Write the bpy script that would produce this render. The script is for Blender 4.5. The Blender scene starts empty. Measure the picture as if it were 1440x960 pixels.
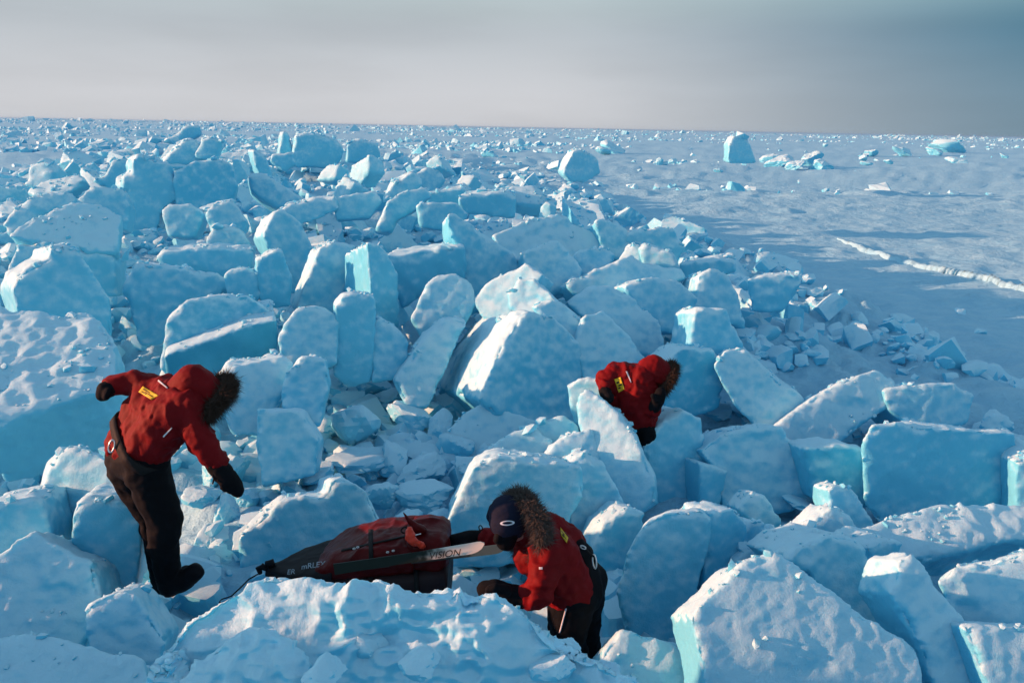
import bpy, bmesh, math, random
import numpy as np
from mathutils import Vector, Matrix

# ---------------------------------------------------------------- camera
scene = bpy.context.scene
C = scene.collection
CAMZ, FPX, PITCH, ROLL = 4.0, 1130.0, math.radians(14.9), math.radians(1.1)
SUN_EL, SUN_AZ = math.radians(10.5), math.radians(-93.0)   # azimuth from +Y towards +X: the sun stands to the left
fw = np.array([0, math.cos(PITCH), -math.sin(PITCH)])
r0 = np.array([1.0, 0, 0]); u0 = np.array([0, math.sin(PITCH), math.cos(PITCH)])
rt = math.cos(ROLL)*r0 + math.sin(ROLL)*u0
up = -math.sin(ROLL)*r0 + math.cos(ROLL)*u0
CAM = np.array([0, 0, CAMZ])
cd = bpy.data.cameras.new('camera'); cam = bpy.data.objects.new('camera', cd); C.objects.link(cam)
cd.sensor_width = 36; cd.lens = FPX/1440*36; cd.clip_start = 0.05; cd.clip_end = 60000
cam.matrix_world = Matrix(((rt[0], up[0], -fw[0], 0), (rt[1], up[1], -fw[1], 0), (rt[2], up[2], -fw[2], CAMZ), (0, 0, 0, 1)))
scene.camera = cam

# ---------------------------------------------------------------- sky and sun
world = bpy.data.worlds.new('World'); scene.world = world; world.use_nodes = True
nt = world.node_tree; nt.nodes.clear()
def N(t, ty, **kw):
    n = t.nodes.new(ty)
    for k, v in kw.items():
        if hasattr(n, k): setattr(n, k, v)
    return n
def mapr(t, val, a, b, c, d, smooth=True):
    m = N(t, 'ShaderNodeMapRange'); m.interpolation_type = 'SMOOTHSTEP' if smooth else 'LINEAR'
    t.links.new(val, m.inputs['Value'])
    for k, v in zip(('From Min', 'From Max', 'To Min', 'To Max'), (a, b, c, d)): m.inputs[k].default_value = v
    return m.outputs['Result']
def mixc(t, fac, a, b, mode='MIX'):
    m = N(t, 'ShaderNodeMix'); m.data_type = 'RGBA'; m.blend_type = mode
    if isinstance(fac, (int, float)): m.inputs[0].default_value = fac
    else: t.links.new(fac, m.inputs[0])
    for i, v in ((6, a), (7, b)):
        if isinstance(v, tuple): m.inputs[i].default_value = v if len(v) == 4 else v + (1,)
        else: t.links.new(v, m.inputs[i])
    return m.outputs[2]
sky = N(nt, 'ShaderNodeTexSky'); sky.sky_type = 'NISHITA'; sky.sun_disc = False
sky.sun_elevation = SUN_EL; sky.sun_rotation = SUN_AZ
sky.air_density = 1.0; sky.dust_density = 0.2; sky.ozone_density = 0.4
SKY_STRENGTH = 0.15
tc = N(nt, 'ShaderNodeTexCoord')
sep = N(nt, 'ShaderNodeSeparateXYZ'); nt.links.new(tc.outputs['Generated'], sep.inputs[0])
# thin high veil of frost haze: pale and warm towards the sun, thinning overhead and away from it
mp = N(nt, 'ShaderNodeMapping'); mp.inputs['Scale'].default_value = (1.2, 1.2, 7.0); mp.inputs['Rotation'].default_value = (0.1, 0.12, 0.3)
nt.links.new(tc.outputs['Generated'], mp.inputs[0])
cn = N(nt, 'ShaderNodeTexNoise'); cn.inputs['Scale'].default_value = 1.7; cn.inputs['Detail'].default_value = 5; cn.inputs['Roughness'].default_value = 0.5
nt.links.new(mp.outputs[0], cn.inputs['Vector'])
veil_h = mapr(nt, sep.outputs['Z'], 0.10, 0.27, 1.0, 0.0)
veil_n = mapr(nt, cn.outputs['Fac'], 0.32, 0.68, 0.94, 1.06)
side = mapr(nt, sep.outputs['X'], 0.0, 0.64, 0.0, 1.0)
def mul(t, a, b):
    m = N(t, 'ShaderNodeMath', operation='MULTIPLY')
    for i, v in enumerate((a, b)):
        if isinstance(v, (int, float)): m.inputs[i].default_value = v
        else: t.links.new(v, m.inputs[i])
    return m.outputs[0]
veil = veil_h
clear = mapr(nt, sep.outputs['Z'], 0.0, 0.17, 0.0, 1.0)
veil_right = mixc(nt, clear, (0.56, 0.97, 1.27), (0.07, 0.63, 1.04))
veil_left = mixc(nt, clear, (2.28, 2.30, 2.40), (1.55, 1.78, 1.95))
veil_col = mixc(nt, side, veil_left, veil_right)
vm = N(nt, 'ShaderNodeVectorMath', operation='SCALE'); nt.links.new(veil_col, vm.inputs[0]); nt.links.new(veil_n, vm.inputs['Scale'])
final = mixc(nt, veil, sky.outputs[0], vm.outputs[0])
bg = N(nt, 'ShaderNodeBackground'); bg.inputs['Strength'].default_value = SKY_STRENGTH
nt.links.new(final, bg.inputs[0])
wo = N(nt, 'ShaderNodeOutputWorld'); nt.links.new(bg.outputs[0], wo.inputs[0])
sl = bpy.data.lights.new('sun', 'SUN'); so = bpy.data.objects.new('sun', sl); C.objects.link(so)
sl.energy = 5.0; sl.angle = math.radians(0.53); sl.color = (1.0, 0.42, 0.235)
sd = np.array([math.sin(SUN_AZ)*math.cos(SUN_EL), math.cos(SUN_AZ)*math.cos(SUN_EL), math.sin(SUN_EL)])
so.rotation_euler = Vector(sd).to_track_quat('Z', 'Y').to_euler(); so.location = (-30, 0, 20)
vs = scene.view_settings; vs.view_transform = 'Standard'; vs.look = 'None'; vs.gamma = 1; vs.exposure = 0.84
vs.use_curve_mapping = False
scene.render.engine = 'CYCLES'; scene.cycles.use_denoising = True; scene.cycles.max_bounces = 8
scene.cycles.diffuse_bounces = 3; scene.cycles.glossy_bounces = 3; scene.cycles.transmission_bounces = 4

# ---------------------------------------------------------------- helpers
def ray(px, py): return fw + (px-720)/FPX*rt - (py-480)/FPX*up
def P(px, py, d):                       # point seen at a pixel, d metres away along the ground direction
    v = ray(px, py); return CAM + v*(d/v[1])
def hash3(i, j, k, s):
    h = (i*374761393 + j*668265263 + k*2147483647 + s*1274126177) & 0xffffffff
    h = ((h ^ (h >> 13))*1274126177) & 0xffffffff
    h = ((h ^ (h >> 16))*2246822519) & 0xffffffff
    return ((h ^ (h >> 15)) & 0xffff)/65535.0
def vnoise(p, s=0):                     # value noise in -1..1
    p = np.asarray(p, float); f = np.floor(p); i = f.astype(np.int64); w = p-f; w = w*w*w*(w*(w*6-15)+10)
    r = 0
    for a in (0, 1):
        wx = w[:, 0] if a else 1-w[:, 0]
        for b in (0, 1):
            wy = w[:, 1] if b else 1-w[:, 1]
            for c in (0, 1):
                wz = w[:, 2] if c else 1-w[:, 2]
                r = r + wx*wy*wz*hash3(i[:, 0]+a, i[:, 1]+b, i[:, 2]+c, s)
    return r*2-1
def fbm(p, o=4, s=0, g=0.5):
    p = np.asarray(p, float); r = 0; a = 1
    for k in range(o): r = r + a*vnoise(p, s+k*17); p = p*2.03+5.3; a *= g
    return r
def sst(a, b, x): t = np.clip((x-a)/(b-a), 0, 1); return t*t*(3-2*t)
def gauss(x, y, cx, cy, rx, ry): return np.exp(-((x-cx)/rx)**2-((y-cy)/ry)**2)

# ---------------------------------------------------------------- the lie of the ice
RX = np.array([[-5, 9.5], [4, 9.2], [8, 8.0], [11, 7.3], [20, 7.4], [26, 6.6], [34, 5.0], [48, 3.8], [66, 3.6], [90, 5], [140, 10], [400, 10], [30000, 10]])
LX = np.array([[-5, -12], [6, -12], [15, -14], [30, -21], [45, -28], [66, -30], [90, -40], [150, -60], [400, -60], [30000, -60]])
def ridge(x, y):
    xr = np.interp(y, RX[:, 0], RX[:, 1]); xl = np.interp(y, LX[:, 0], LX[:, 1])
    return sst(xr+1.6, xr-1.0, x)*sst(xl-2, xl+3, x)*sst(150, 70, y)*sst(-14, -6, y)
def G(x, y, fine=True):
    x = np.asarray(x, float); y = np.asarray(y, float)
    m = ridge(x, y)
    base = 0.45 + 0.55*sst(2, -9, x)*sst(10, 18, y) + 0.35*gauss(x, y, 1, 13, 4, 6)
    # the crest the photographer stands on, with the trough the sled is hauled through behind it
    base = base + 1.75*gauss(x, y, 0.2, 0.4, 5.2, 2.7)
    base = base - 0.25*gauss(x, y, 0.4, 4.9, 2.4, 0.9)
    base = base + 2.3*gauss(x, y, -7.4, 1.7, 2.2, 2.6)      # crest raised to the left, out of the picture, to shade the foreground
    base = base + 1.2*gauss(x, y, -26, 62, 7, 9) + 0.7*gauss(x, y, -14, 45, 9, 8)
    z = m*base
    if fine:
        r = np.hypot(x, y)
        q = np.stack([x, y, np.zeros_like(x)], -1).reshape(-1, 3)
        lump = fbm(q*0.9, 3, 3).reshape(x.shape)*0.16 + fbm(q*3.1, 3, 8).reshape(x.shape)*0.06
        z = z + m*lump
        # wind-carved snow on the level floe
        rot = np.stack([(x*0.97+y*0.24)*0.30, (y*0.97-x*0.24)*0.42, np.zeros_like(x)], -1).reshape(-1, 3)
        sas = fbm(rot, 4, 31).reshape(x.shape); sas2 = fbm(rot*np.array([4.0, 3.2, 1])+9, 3, 55).reshape(x.shape)
        big = fbm(rot*0.22+3, 3, 77).reshape(x.shape)
        f = (1-m)*sst(60000, 20, r)
        z = z + f*(0.24*np.maximum(sas, -0.3)*sst(-0.7, 0.5, big+0.2)+0.10*sst(300, 60, r)*(1-np.abs(vnoise((rot*np.array([1.7, 2.6, 1])+4).reshape(-1, 3), 66)).reshape(x.shape))**3 + 0.045*sas2*sst(200, 60, r) + 0.22*big)
    return z
def ground_hit(px, py, fine=False):
    v = ray(px, py); t = 1.5/np.linalg.norm(v)
    ts = np.geomspace(1.6, 900, 1500)
    pts = CAM + ts[:, None]*v
    below = pts[:, 2] < G(pts[:, 0], pts[:, 1], fine)
    k = np.argmax(below)
    if not below.any(): return 900.0
    return pts[k, 1]

# ---------------------------------------------------------------- materials
def new_mat(name):
    m = bpy.data.materials.new(name); m.use_nodes = True
    return m, m.node_tree, m.node_tree.nodes['Principled BSDF']
def snow_material(name, ground=False):
    m, t, b = new_mat(name)
    L = t.links.new
    tcn = N(t, 'ShaderNodeNewGeometry')
    pos = tcn.outputs['Position']
    def noise(scale, detail=4, rough=0.55, vec=None):
        n = N(t, 'ShaderNodeTexNoise'); n.inputs['Scale'].default_value = scale; n.inputs['Detail'].default_value = detail
        n.inputs['Roughness'].default_value = rough; L(vec or pos, n.inputs['Vector']); return n.outputs['Fac']
    sepn = N(t, 'ShaderNodeSeparateXYZ'); L(tcn.outputs['Normal'], sepn.inputs[0])
    n1 = noise(1.6, 4); n2 = noise(9, 5)
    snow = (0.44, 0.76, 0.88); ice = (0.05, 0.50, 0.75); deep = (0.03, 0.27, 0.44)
    if ground:
        col = mixc(t, mapr(t, n1, 0.35, 0.7, 0, 1), (0.33, 0.66, 0.82), (0.26, 0.60, 0.79))
    else:
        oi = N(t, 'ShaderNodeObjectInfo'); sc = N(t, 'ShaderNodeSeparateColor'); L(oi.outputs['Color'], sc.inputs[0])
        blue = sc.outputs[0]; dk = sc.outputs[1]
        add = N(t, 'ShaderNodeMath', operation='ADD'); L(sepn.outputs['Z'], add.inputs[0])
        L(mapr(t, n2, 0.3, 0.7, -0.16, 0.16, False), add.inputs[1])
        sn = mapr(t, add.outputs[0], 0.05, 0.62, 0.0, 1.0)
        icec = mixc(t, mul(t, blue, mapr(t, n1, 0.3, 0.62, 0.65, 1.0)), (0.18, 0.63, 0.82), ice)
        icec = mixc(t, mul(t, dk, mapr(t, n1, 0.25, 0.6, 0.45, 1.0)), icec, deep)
        col = mixc(t, sn, icec, snow)  # snow lies on upward faces; pale-top contrast also stands in for skylight shading
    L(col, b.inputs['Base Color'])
    b.inputs['Roughness'].default_value = 0.62
    b.inputs['Specular IOR Level'].default_value = 0.25
    if not ground:
        L(mapr(t, sn, 0, 1, 0.42, 0.75, False), b.inputs['Roughness'])
        b.subsurface_method = 'BURLEY'
        b.inputs['Subsurface Weight'].default_value = 0.3
        b.inputs['Subsurface Radius'].default_value = (0.15, 0.7, 1.0)
        b.inputs['Subsurface Scale'].default_value = 0.07
    # grain and crust
    bp = N(t, 'ShaderNodeBump'); bp.inputs['Strength'].default_value = 0.28; bp.inputs['Distance'].default_value = 0.012
    L(noise(26, 6, 0.66), bp.inputs['Height'])
    bp2 = N(t, 'ShaderNodeBump'); bp2.inputs['Strength'].default_value = 0.6; bp2.inputs['Distance'].default_value = 0.010
    L(noise(70, 5, 0.7), bp2.inputs['Height']); L(bp.outputs[0], bp2.inputs['Normal'])
    if ground:
        mp2 = N(t, 'ShaderNodeMapping'); mp2.inputs['Scale'].default_value = (1.3, 1.8, 1); mp2.inputs['Rotation'].default_value = (0, 0, -0.25)
        L(pos, mp2.inputs[0])
        bp3 = N(t, 'ShaderNodeBump'); bp3.inputs['Strength'].default_value = 0.8; bp3.inputs['Distance'].default_value = 0.2
        L(noise(2.2, 7, 0.62, mp2.outputs[0]), bp3.inputs['Height']); L(bp3.outputs[0], bp.inputs['Normal'])
    L(bp2.outputs[0], b.inputs['Normal'])
    return m
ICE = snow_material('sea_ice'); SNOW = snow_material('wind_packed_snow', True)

def mesh_obj(name, verts, faces, mat, parent=None, smooth=True, loc=None):
    me = bpy.data.meshes.new(name)
    verts = np.asarray(verts, float)
    if loc is not None: verts = verts - np.asarray(loc)
    me.from_pydata([tuple(v) for v in verts], [], [tuple(int(i) for i in f) for f in faces])
    me.materials.append(mat)
    if smooth: me.polygons.foreach_set('use_smooth', np.ones(len(me.polygons), bool))
    me.update()
    o = bpy.data.objects.new(name, me); C.objects.link(o)
    if loc is not None: o.location = tuple(loc)
    if parent is not None: o.parent = parent
    return o
def grid_mesh(name, X, Y, Z, mat):
    n, m = X.shape
    me = bpy.data.meshes.new(name)
    v = np.stack([X, Y, Z], -1).reshape(-1, 3)
    idx = np.arange(n*m).reshape(n, m)
    q = np.stack([idx[:-1, :-1], idx[:-1, 1:], idx[1:, 1:], idx[1:, :-1]], -1).reshape(-1, 4)
    me.vertices.add(len(v)); me.vertices.foreach_set('co', v.ravel())
    me.loops.add(q.size); me.loops.foreach_set('vertex_index', q.ravel())
    me.polygons.add(len(q)); me.polygons.foreach_set('loop_start', np.arange(0, q.size, 4)); me.polygons.foreach_set('loop_total', np.full(len(q), 4))
    me.polygons.foreach_set('use_smooth', np.ones(len(q), bool))
    me.materials.append(mat); me.update(); me.validate()
    o = bpy.data.objects.new(name, me); C.objects.link(o); return o
def tag(o, label, cat, group=None):
    o['label'] = label; o['category'] = cat
    if group: o['group'] = group
    return o

# ---------------------------------------------------------------- ground: one sheet to the horizon
ang = np.concatenate([np.radians(np.linspace(-180, -62, 40, endpoint=False)), np.radians(np.linspace(-62, 62, 500)), np.radians(np.linspace(62, 180, 41)[1:])])
rad = np.concatenate([np.geomspace(0.25, 5, 70, endpoint=False), np.geomspace(5, 70, 280, endpoint=False), np.geomspace(70, 25000, 120)])
A, R = np.meshgrid(ang, rad)
GX, GY = R*np.sin(A), R*np.cos(A)
def GD(x, y):                          # the ridge with its fill of drifted, lumpy snow
    x = np.asarray(x, float); y = np.asarray(y, float); q = np.stack([x, y, x*0], -1).reshape(-1, 3)
    k = .7+.6*fbm(q*.5, 2, 91)+.45*(.5-np.abs(vnoise(q*2.3, 92)))+.3*(.5-np.abs(vnoise(q*5.1, 93)))
    return G(x, y)+0.26*ridge(x, y)*sst(8.5, 12, y)*k.reshape(x.shape)
ground = grid_mesh('snow_ground', GX, GY, GD(GX, GY), SNOW); ground['kind'] = 'structure'

# ---------------------------------------------------------------- turning coarse solids into weathered ice
PENDING = []
def solid(name, bm_verts, bm_faces, voxel, smooth_it, disp, loc, mat, seed, edge=0.0):
    me = bpy.data.meshes.new(name+'_raw')
    me.from_pydata([tuple(np.asarray(v)-loc) for v in bm_verts], [], bm_faces); me.update()
    bm = bmesh.new(); bm.from_mesh(me); bmesh.ops.recalc_face_normals(bm, faces=bm.faces); bm.to_mesh(me); bm.free()
    o = bpy.data.objects.new(name, me); C.objects.link(o); o.location = tuple(loc)
    r = o.modifiers.new('r', 'REMESH'); r.mode = 'VOXEL'; r.voxel_size = voxel; r.use_smooth_shade = True
    s = o.modifiers.new('s', 'SMOOTH'); s.factor = 0.5; s.iterations = smooth_it
    PENDING.append((o, disp, loc, mat, seed, voxel, edge))
    return o
def edge_mask(me, co, no, vox):
    e = np.empty(len(me.edges)*2, np.int64); me.edges.foreach_get('vertices', e); e = e.reshape(-1, 2); n = len(co)
    deg = np.bincount(e.ravel(), minlength=n).astype(float)+1e-9
    def avg(f): return (np.bincount(e[:, 0], f[e[:, 1]], n)+np.bincount(e[:, 1], f[e[:, 0]], n))/deg
    lap = np.stack([avg(co[:, k])-co[:, k] for k in range(3)], -1); c = np.clip(-(lap*no).sum(1)/vox*7, 0, 1)
    for _ in range(3): c = .5*c+.5*avg(c)
    return np.clip(c*1.6, 0, 1)
def finish_pending():
    dg = bpy.context.evaluated_depsgraph_get(); dg.update()
    for o, disp, loc, mat, seed, voxel, edge in PENDING:
        me = bpy.data.meshes.new_from_object(o.evaluated_get(dg))
        old = o.data; o.modifiers.clear(); o.data = me; me.name = o.name; bpy.data.meshes.remove(old)
        n = len(me.vertices)
        if n == 0: print('EMPTY', o.name, o.get('label')); continue
        co = np.empty(n*3); me.vertices.foreach_get('co', co); co = co.reshape(-1, 3)
        no = np.empty(n*3); me.vertices.foreach_get('normal', no); no = no.reshape(-1, 3)
        if disp is not None:
            w = co+np.asarray(loc)
            d = disp(w, no, seed)
            if edge:
                d = d - edge_mask(me, co, no, voxel)*np.maximum(0, .05+1.1*fbm(w/edge*.9+seed, 3, 21)+.4*fbm(w/(voxel*4), 2, 23))*edge*.30
            co = co + (no*d[:, None] if d.ndim == 1 else d)
        me.vertices.foreach_set('co', co.ravel()); me.materials.clear(); me.materials.append(mat)
        me.polygons.foreach_set('use_smooth', np.ones(len(me.polygons), bool)); me.update()
    PENDING.clear()
def ice_disp(size, vox, rough):
    def f(w, no, seed):
        o = seed*3.7
        # broken faces step along fracture planes; the cut edges crumble and snow sticks to the tops
        q = w+size*.05*np.stack([vnoise(w/size*3+k*11+o, 60+k) for k in range(3)], -1)
        lo = fbm(w/size*1.3+o, 2, seed % 97)*0.010*size
        ang_ = (seed % 31)/31*3.14; ax_ = np.array([math.cos(ang_), .3, math.sin(ang_)])
        st = (q@ax_)/size*5.5+vnoise(w/size*2.1+o, 33); fr = st-np.floor(st); step = (np.clip(fr*4, 0, 1)-np.clip((fr-.75)*4, 0, 1)*1.0)*.5
        lay = hash3(np.floor(st).astype(np.int64), 3, seed, 5)
        rid = (lay-.5)*0.008*size*rough*np.clip(np.minimum(fr, 1-fr)*7, 0, 1)
        mid = fbm(q/size*5+o, 4, seed % 89, .55)*0.0032*size*rough
        chip = -np.clip(vnoise(q/size*3.3+o*2, seed % 53)-.45, 0, 1)*0.045*size*rough
        hi = fbm(w/(vox*3.0), 2, 5)*vox*0.22*rough
        cap = np.clip(no[:, 2]-0.3, 0, 1)*(0.007*size+0.5*vox)*(0.3+fbm(w/max(vox*5, size*0.05)+o, 3, 13))*rough
        return lo+mid+rid+chip+hi+cap
    return f
def snow_disp(size, vox, rough):
    def f(w, no, seed):
        o = seed*3.7
        lo = fbm(w*1.5+o, 3, 7)*0.05
        warp = w+0.05*np.stack([fbm(w*6+k*9, 2, 40+k) for k in range(3)], -1)
        b1 = (0.55-np.abs(vnoise(warp*5.5+o, 3)))*0.05; b2 = (0.5-np.abs(vnoise(warp*13+o, 4)))*0.032; b3 = (0.5-np.abs(vnoise(w*31+o, 6)))*0.015
        msk = sst(-.5, .5, fbm(w*2.1+o, 2, 19))
        return lo+(b1-.012+b2*(.4+msk)+b3*(.3+msk))*rough*.8-.03
    return f
NB = 0
def block(label, poly, yaw=8, tilt=8, th=None, off=None, d=None, blue=0.45, dark=0.0, rough=1.0, sink=0.22, name='ice_block', cat='ice block', group='ice blocks of the pressure ridge', taper=0.94, soft=1, mat=None, dd=0):
    global NB; NB += 1
    p = np.array(poly, float)
    if name == 'ice_block' and np.ptp(p[:, 1]) < 130: c0 = p.mean(0); p = c0+(p-c0)*np.array([1.08, 1.04])
    ymax = p[:, 1].max(); h = ymax-p[:, 1].min()
    xb = p[p[:, 1] > ymax-0.15*h-1, 0].mean()
    if d is None: d = ground_hit(xb, min(ymax, 1000)) + dd
    A = P(xb, ymax, d)
    yw, tl = math.radians(yaw), math.radians(tilt)
    n = np.array([math.sin(yw)*math.cos(tl), -math.cos(yw)*math.cos(tl), math.sin(tl)])
    V = []
    for x, y in p:
        v = ray(x, y); dn = v@n
        if dn > -0.12: dn = -0.12
        V.append(CAM + v*(((A-CAM)@n)/dn))
    V = np.array(V); Cn = V.mean(0)
    ext = V.max(0)-V.min(0); size = float(np.linalg.norm(ext))
    width = np.ptp(p[:, 0])/FPX*np.linalg.norm(Cn-CAM); height = h/FPX*np.linalg.norm(Cn-CAM)
    if th is None: th = 0.62*min(width, height)+0.12
    if off is None: e = -n*th
    else:
        c = p.mean(0); dist = (Cn-CAM)[1]; e = P(c[0]+off[0], c[1]+off[1], dist+th) - P(c[0], c[1], dist)
    if sink:
        low = np.clip((p[:, 1]-(ymax-0.4*h))/(0.4*h+1e-6), 0, 1)
        ddn = np.array([0, 0, -1.0]); ddn = ddn - (ddn@n)*n*0.9
        V = V + low[:, None]*ddn*max(0.15, sink*height)
    Bk = Cn + e + (V-Cn)*taper
    m = len(V)
    verts = np.vstack([V, Bk]); faces = [tuple(range(m)), tuple(range(2*m-1, m-1, -1))]+[(i, i+m, (i+1) % m+m, (i+1) % m) for i in range(m)]
    loc = np.array([verts[:, 0].mean(), verts[:, 1].mean(), verts[:, 2].min()])
    depth = np.linalg.norm(Cn-CAM)
    vox = max(0.010, min(depth*0.0031, 0.3*min(width, height, th)))
    vox = max(vox, size/(230 if name == 'snow_bank' else 130))
    o = solid(name, verts, faces, vox, soft, (snow_disp if name.startswith('snow') else ice_disp)(min(size, 1.4*(width+height)/2)*0.75, vox, rough), loc, mat or ICE, NB*7+11, edge=0.0 if name.startswith('snow') else min(.22, .16*min(width, height))*min(rough, 1.2))
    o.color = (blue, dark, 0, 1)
    tag(o, label, cat, group)
    return o
# ---------------------------------------------------------------- ice blocks, traced one by one
B = block
# --- left side, from the near slabs outwards
B('broad crusted ice floe slab lying flat behind the striding person', [(-40,430),(60,438),(95,442),(120,436),(140,450),(160,472),(161,530),(145,548),(100,562),(-40,612)], yaw=8, tilt=62, th=0.75, d=5.9, blue=.25, rough=1.5, sink=0)
B('pale translucent block with sunlit edge behind the striding person\'s hips', [(64,692),(75,655),(100,632),(125,632),(150,650),(185,690),(200,730),(150,735),(90,725)], yaw=-12, tilt=15, th=.5, off=(-14,-6), d=4.95, blue=.2)
B('squarish frosted cube wedged against the striding person\'s calf', [(105,712),(120,704),(165,706),(190,716),(197,745),(195,780),(184,818),(150,832),(125,812),(104,760)], yaw=14, tilt=10, th=.55, d=4.5, blue=.5)
B('low dim block left of the frosted cube by the calf', [(-30,712),(40,700),(55,705),(69,750),(66,785),(-30,790)], yaw=12, tilt=14, th=.5, d=4.5)
B('hunched snow boulder below the frosted cube, in full shade', [(-30,800),(30,755),(50,745),(75,765),(130,790),(142,840),(122,895),(40,900),(-30,890)], yaw=10, tilt=30, d=3.9, blue=.3, rough=1.3)
B('pointed snow lump beside the dark gap at the striding person\'s boot', [(120,858),(165,830),(182,828),(205,860),(230,898),(205,940),(140,940)], yaw=12, tilt=25, d=3.6, blue=.3, rough=1.3)
B('low snow shelf running out below the hunched boulder', [(-40,905),(20,890),(70,895),(130,915),(190,925),(215,990),(-40,1000)], yaw=0, tilt=50, d=3.0, blue=.2, rough=1.3)
B('whaleback block with bright ridge line behind the sled', [(333,758),(345,745),(400,702),(458,696),(464,676),(485,672),(515,690),(532,722),(545,748),(520,790),(430,806),(370,812),(340,800)], yaw=12, tilt=14, th=.6, off=(-12,-12), d=5.6, blue=.35)
B('boulder with snow-plastered left cheek on the left ridge flank', [(22,408),(30,385),(55,368),(68,364),(72,347),(90,345),(105,350),(130,390),(150,415),(154,455),(100,460),(30,440)], yaw=28, tilt=12, th=1.0, off=(-26,-2), blue=.5, d=9.6)
B('wide tilted ice sheet with a thin bright lip above the snow-cheeked boulder', [(15,330),(55,300),(100,283),(140,288),(167,303),(160,354),(125,354),(40,342)], yaw=16, tilt=38, th=.35, d=11.8, blue=.35, sink=0)
B('thick block carrying the wide tilted ice sheet', [(25,345),(60,341),(130,353),(157,362),(158,405),(60,405),(18,420),(13,380)], yaw=14, tilt=10, th=.9, d=11.4)
B('jagged upright ice tower with bright sunlit rim on its left edge', [(188,224),(200,221),(214,226),(240,232),(250,262),(248,280),(228,288),(224,300),(216,318),(180,318),(158,312),(172,290),(181,281),(174,262),(176,250),(190,246)], yaw=22, tilt=8, th=.9, off=(-14,-3), blue=.4, rough=1.4, d=19)
B('smooth blue block standing right of the jagged ice tower', [(246,245),(275,226),(300,222),(325,232),(331,262),(320,290),(270,296),(251,286)], yaw=16, tilt=8, th=1.3, d=19.5, blue=.7)
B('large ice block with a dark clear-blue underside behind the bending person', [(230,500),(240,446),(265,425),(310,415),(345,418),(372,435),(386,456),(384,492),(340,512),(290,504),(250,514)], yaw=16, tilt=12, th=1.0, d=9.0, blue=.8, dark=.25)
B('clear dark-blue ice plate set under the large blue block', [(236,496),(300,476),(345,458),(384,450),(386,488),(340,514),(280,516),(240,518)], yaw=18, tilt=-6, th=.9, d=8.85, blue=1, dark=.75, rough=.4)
B('craggy heap block above the large dark-bottomed block', [(176,408),(195,370),(215,372),(262,378),(300,386),(322,404),(300,420),(242,440),(232,462),(195,462),(186,425)], yaw=14, tilt=12, d=10.4, rough=1.7)
B('long flat slab with sunlit snowy top on the craggy heap', [(224,362),(232,355),(275,350),(330,350),(352,353),(350,373),(330,388),(280,387),(238,378)], yaw=12, tilt=5, th=.8, off=(6,-9), d=11.6, rough=1.3)
B('rounded snow-capped block behind the long flat slab', [(290,338),(300,320),(318,316),(336,322),(352,345),(347,362),(298,356)], yaw=6, tilt=18, d=13.2)
B('small leaning tablet beside the long flat slab', [(362,366),(388,352),(397,354),(411,392),(406,416),(370,419),(361,392)], yaw=14, tilt=8, th=.35, off=(-5,-5), d=10.6, blue=.6)
B('stubby block left of the small leaning tablet', [(317,388),(325,378),(345,377),(363,385),(365,412),(340,424),(319,408)], yaw=10, tilt=10, d=10.5)
B('pyramid-shaped block with bright left face above the small tablet', [(372,332),(386,300),(398,296),(425,315),(438,350),(424,388),(400,392),(386,358)], yaw=30, tilt=14, th=.8, off=(-20,4), d=12.6)
B('leaning slab with a long sunlit left edge below the pyramid block', [(418,420),(450,352),(470,340),(496,346),(512,380),(484,404),(462,432),(434,430)], yaw=28, tilt=18, th=.6, off=(-14,-2), d=10.9)
B('tall knife-edged wedge with a bright left face in mid ridge', [(518,342),(540,350),(559,385),(559,442),(535,460),(524,432),(520,390)], yaw=42, tilt=8, th=1.0, off=(-36,8), d=10.2, blue=.6)
B('upright post of ice in front of the knife-edged wedge', [(473,432),(485,417),(505,413),(526,418),(527,452),(521,514),(490,520),(471,508)], yaw=16, tilt=6, th=.5, d=8.8, blue=.5)
B('chunky block leaning on the upright ice post', [(520,462),(535,446),(560,461),(574,482),(567,516),(524,520)], yaw=16, tilt=16, d=8.9)
B('square-cut block with bright snow along its flat top', [(546,359),(600,353),(649,346),(653,384),(640,400),(600,404),(568,416),(552,396)], yaw=12, tilt=4, th=1.0, off=(4,-11), d=10.9, blue=.6)
B('big upright shard with bright left spine right of the square-cut block', [(632,304),(642,301),(682,330),(720,358),(730,380),(702,404),(665,400),(652,382),(646,345),(634,335)], yaw=26, tilt=14, th=.8, off=(-13,4), d=11.4, blue=.5)
B('broad shaded plate tilted behind the big upright shard', [(698,330),(750,306),(790,302),(830,325),(852,340),(842,368),(800,376),(770,360),(730,364),(703,346)], yaw=14, tilt=32, th=.5, d=13.2, blue=.45)
B('faceted block below the broad shaded plate', [(737,356),(770,340),(784,336),(800,355),(818,378),(811,396),(770,402),(744,384)], yaw=14, tilt=22, th=.8, d=11.4)
B('small dome-topped block right of the faceted block', [(806,359),(820,350),(855,349),(867,360),(842,388),(819,386)], yaw=12, tilt=20, d=11.8)
B('sunlit leaning beam of ice right of centre', [(664,416),(690,396),(735,370),(761,385),(747,412),(712,438),(695,443),(679,433)], yaw=-24, tilt=24, th=.5, d=9.6, blue=.25)
B('bright rough snow boulder perched above the great central wedge', [(713,411),(730,392),(750,393),(770,410),(787,426),(777,443),(730,440),(717,427)], yaw=-22, tilt=22, d=9.3, blue=.15, rough=1.4)
B('rounded shaded block between the square-cut block and leaning beam', [(580,442),(600,402),(615,388),(640,385),(661,400),(666,428),(642,460),(598,464)], yaw=6, tilt=22, d=9.6, blue=.4)
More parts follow.
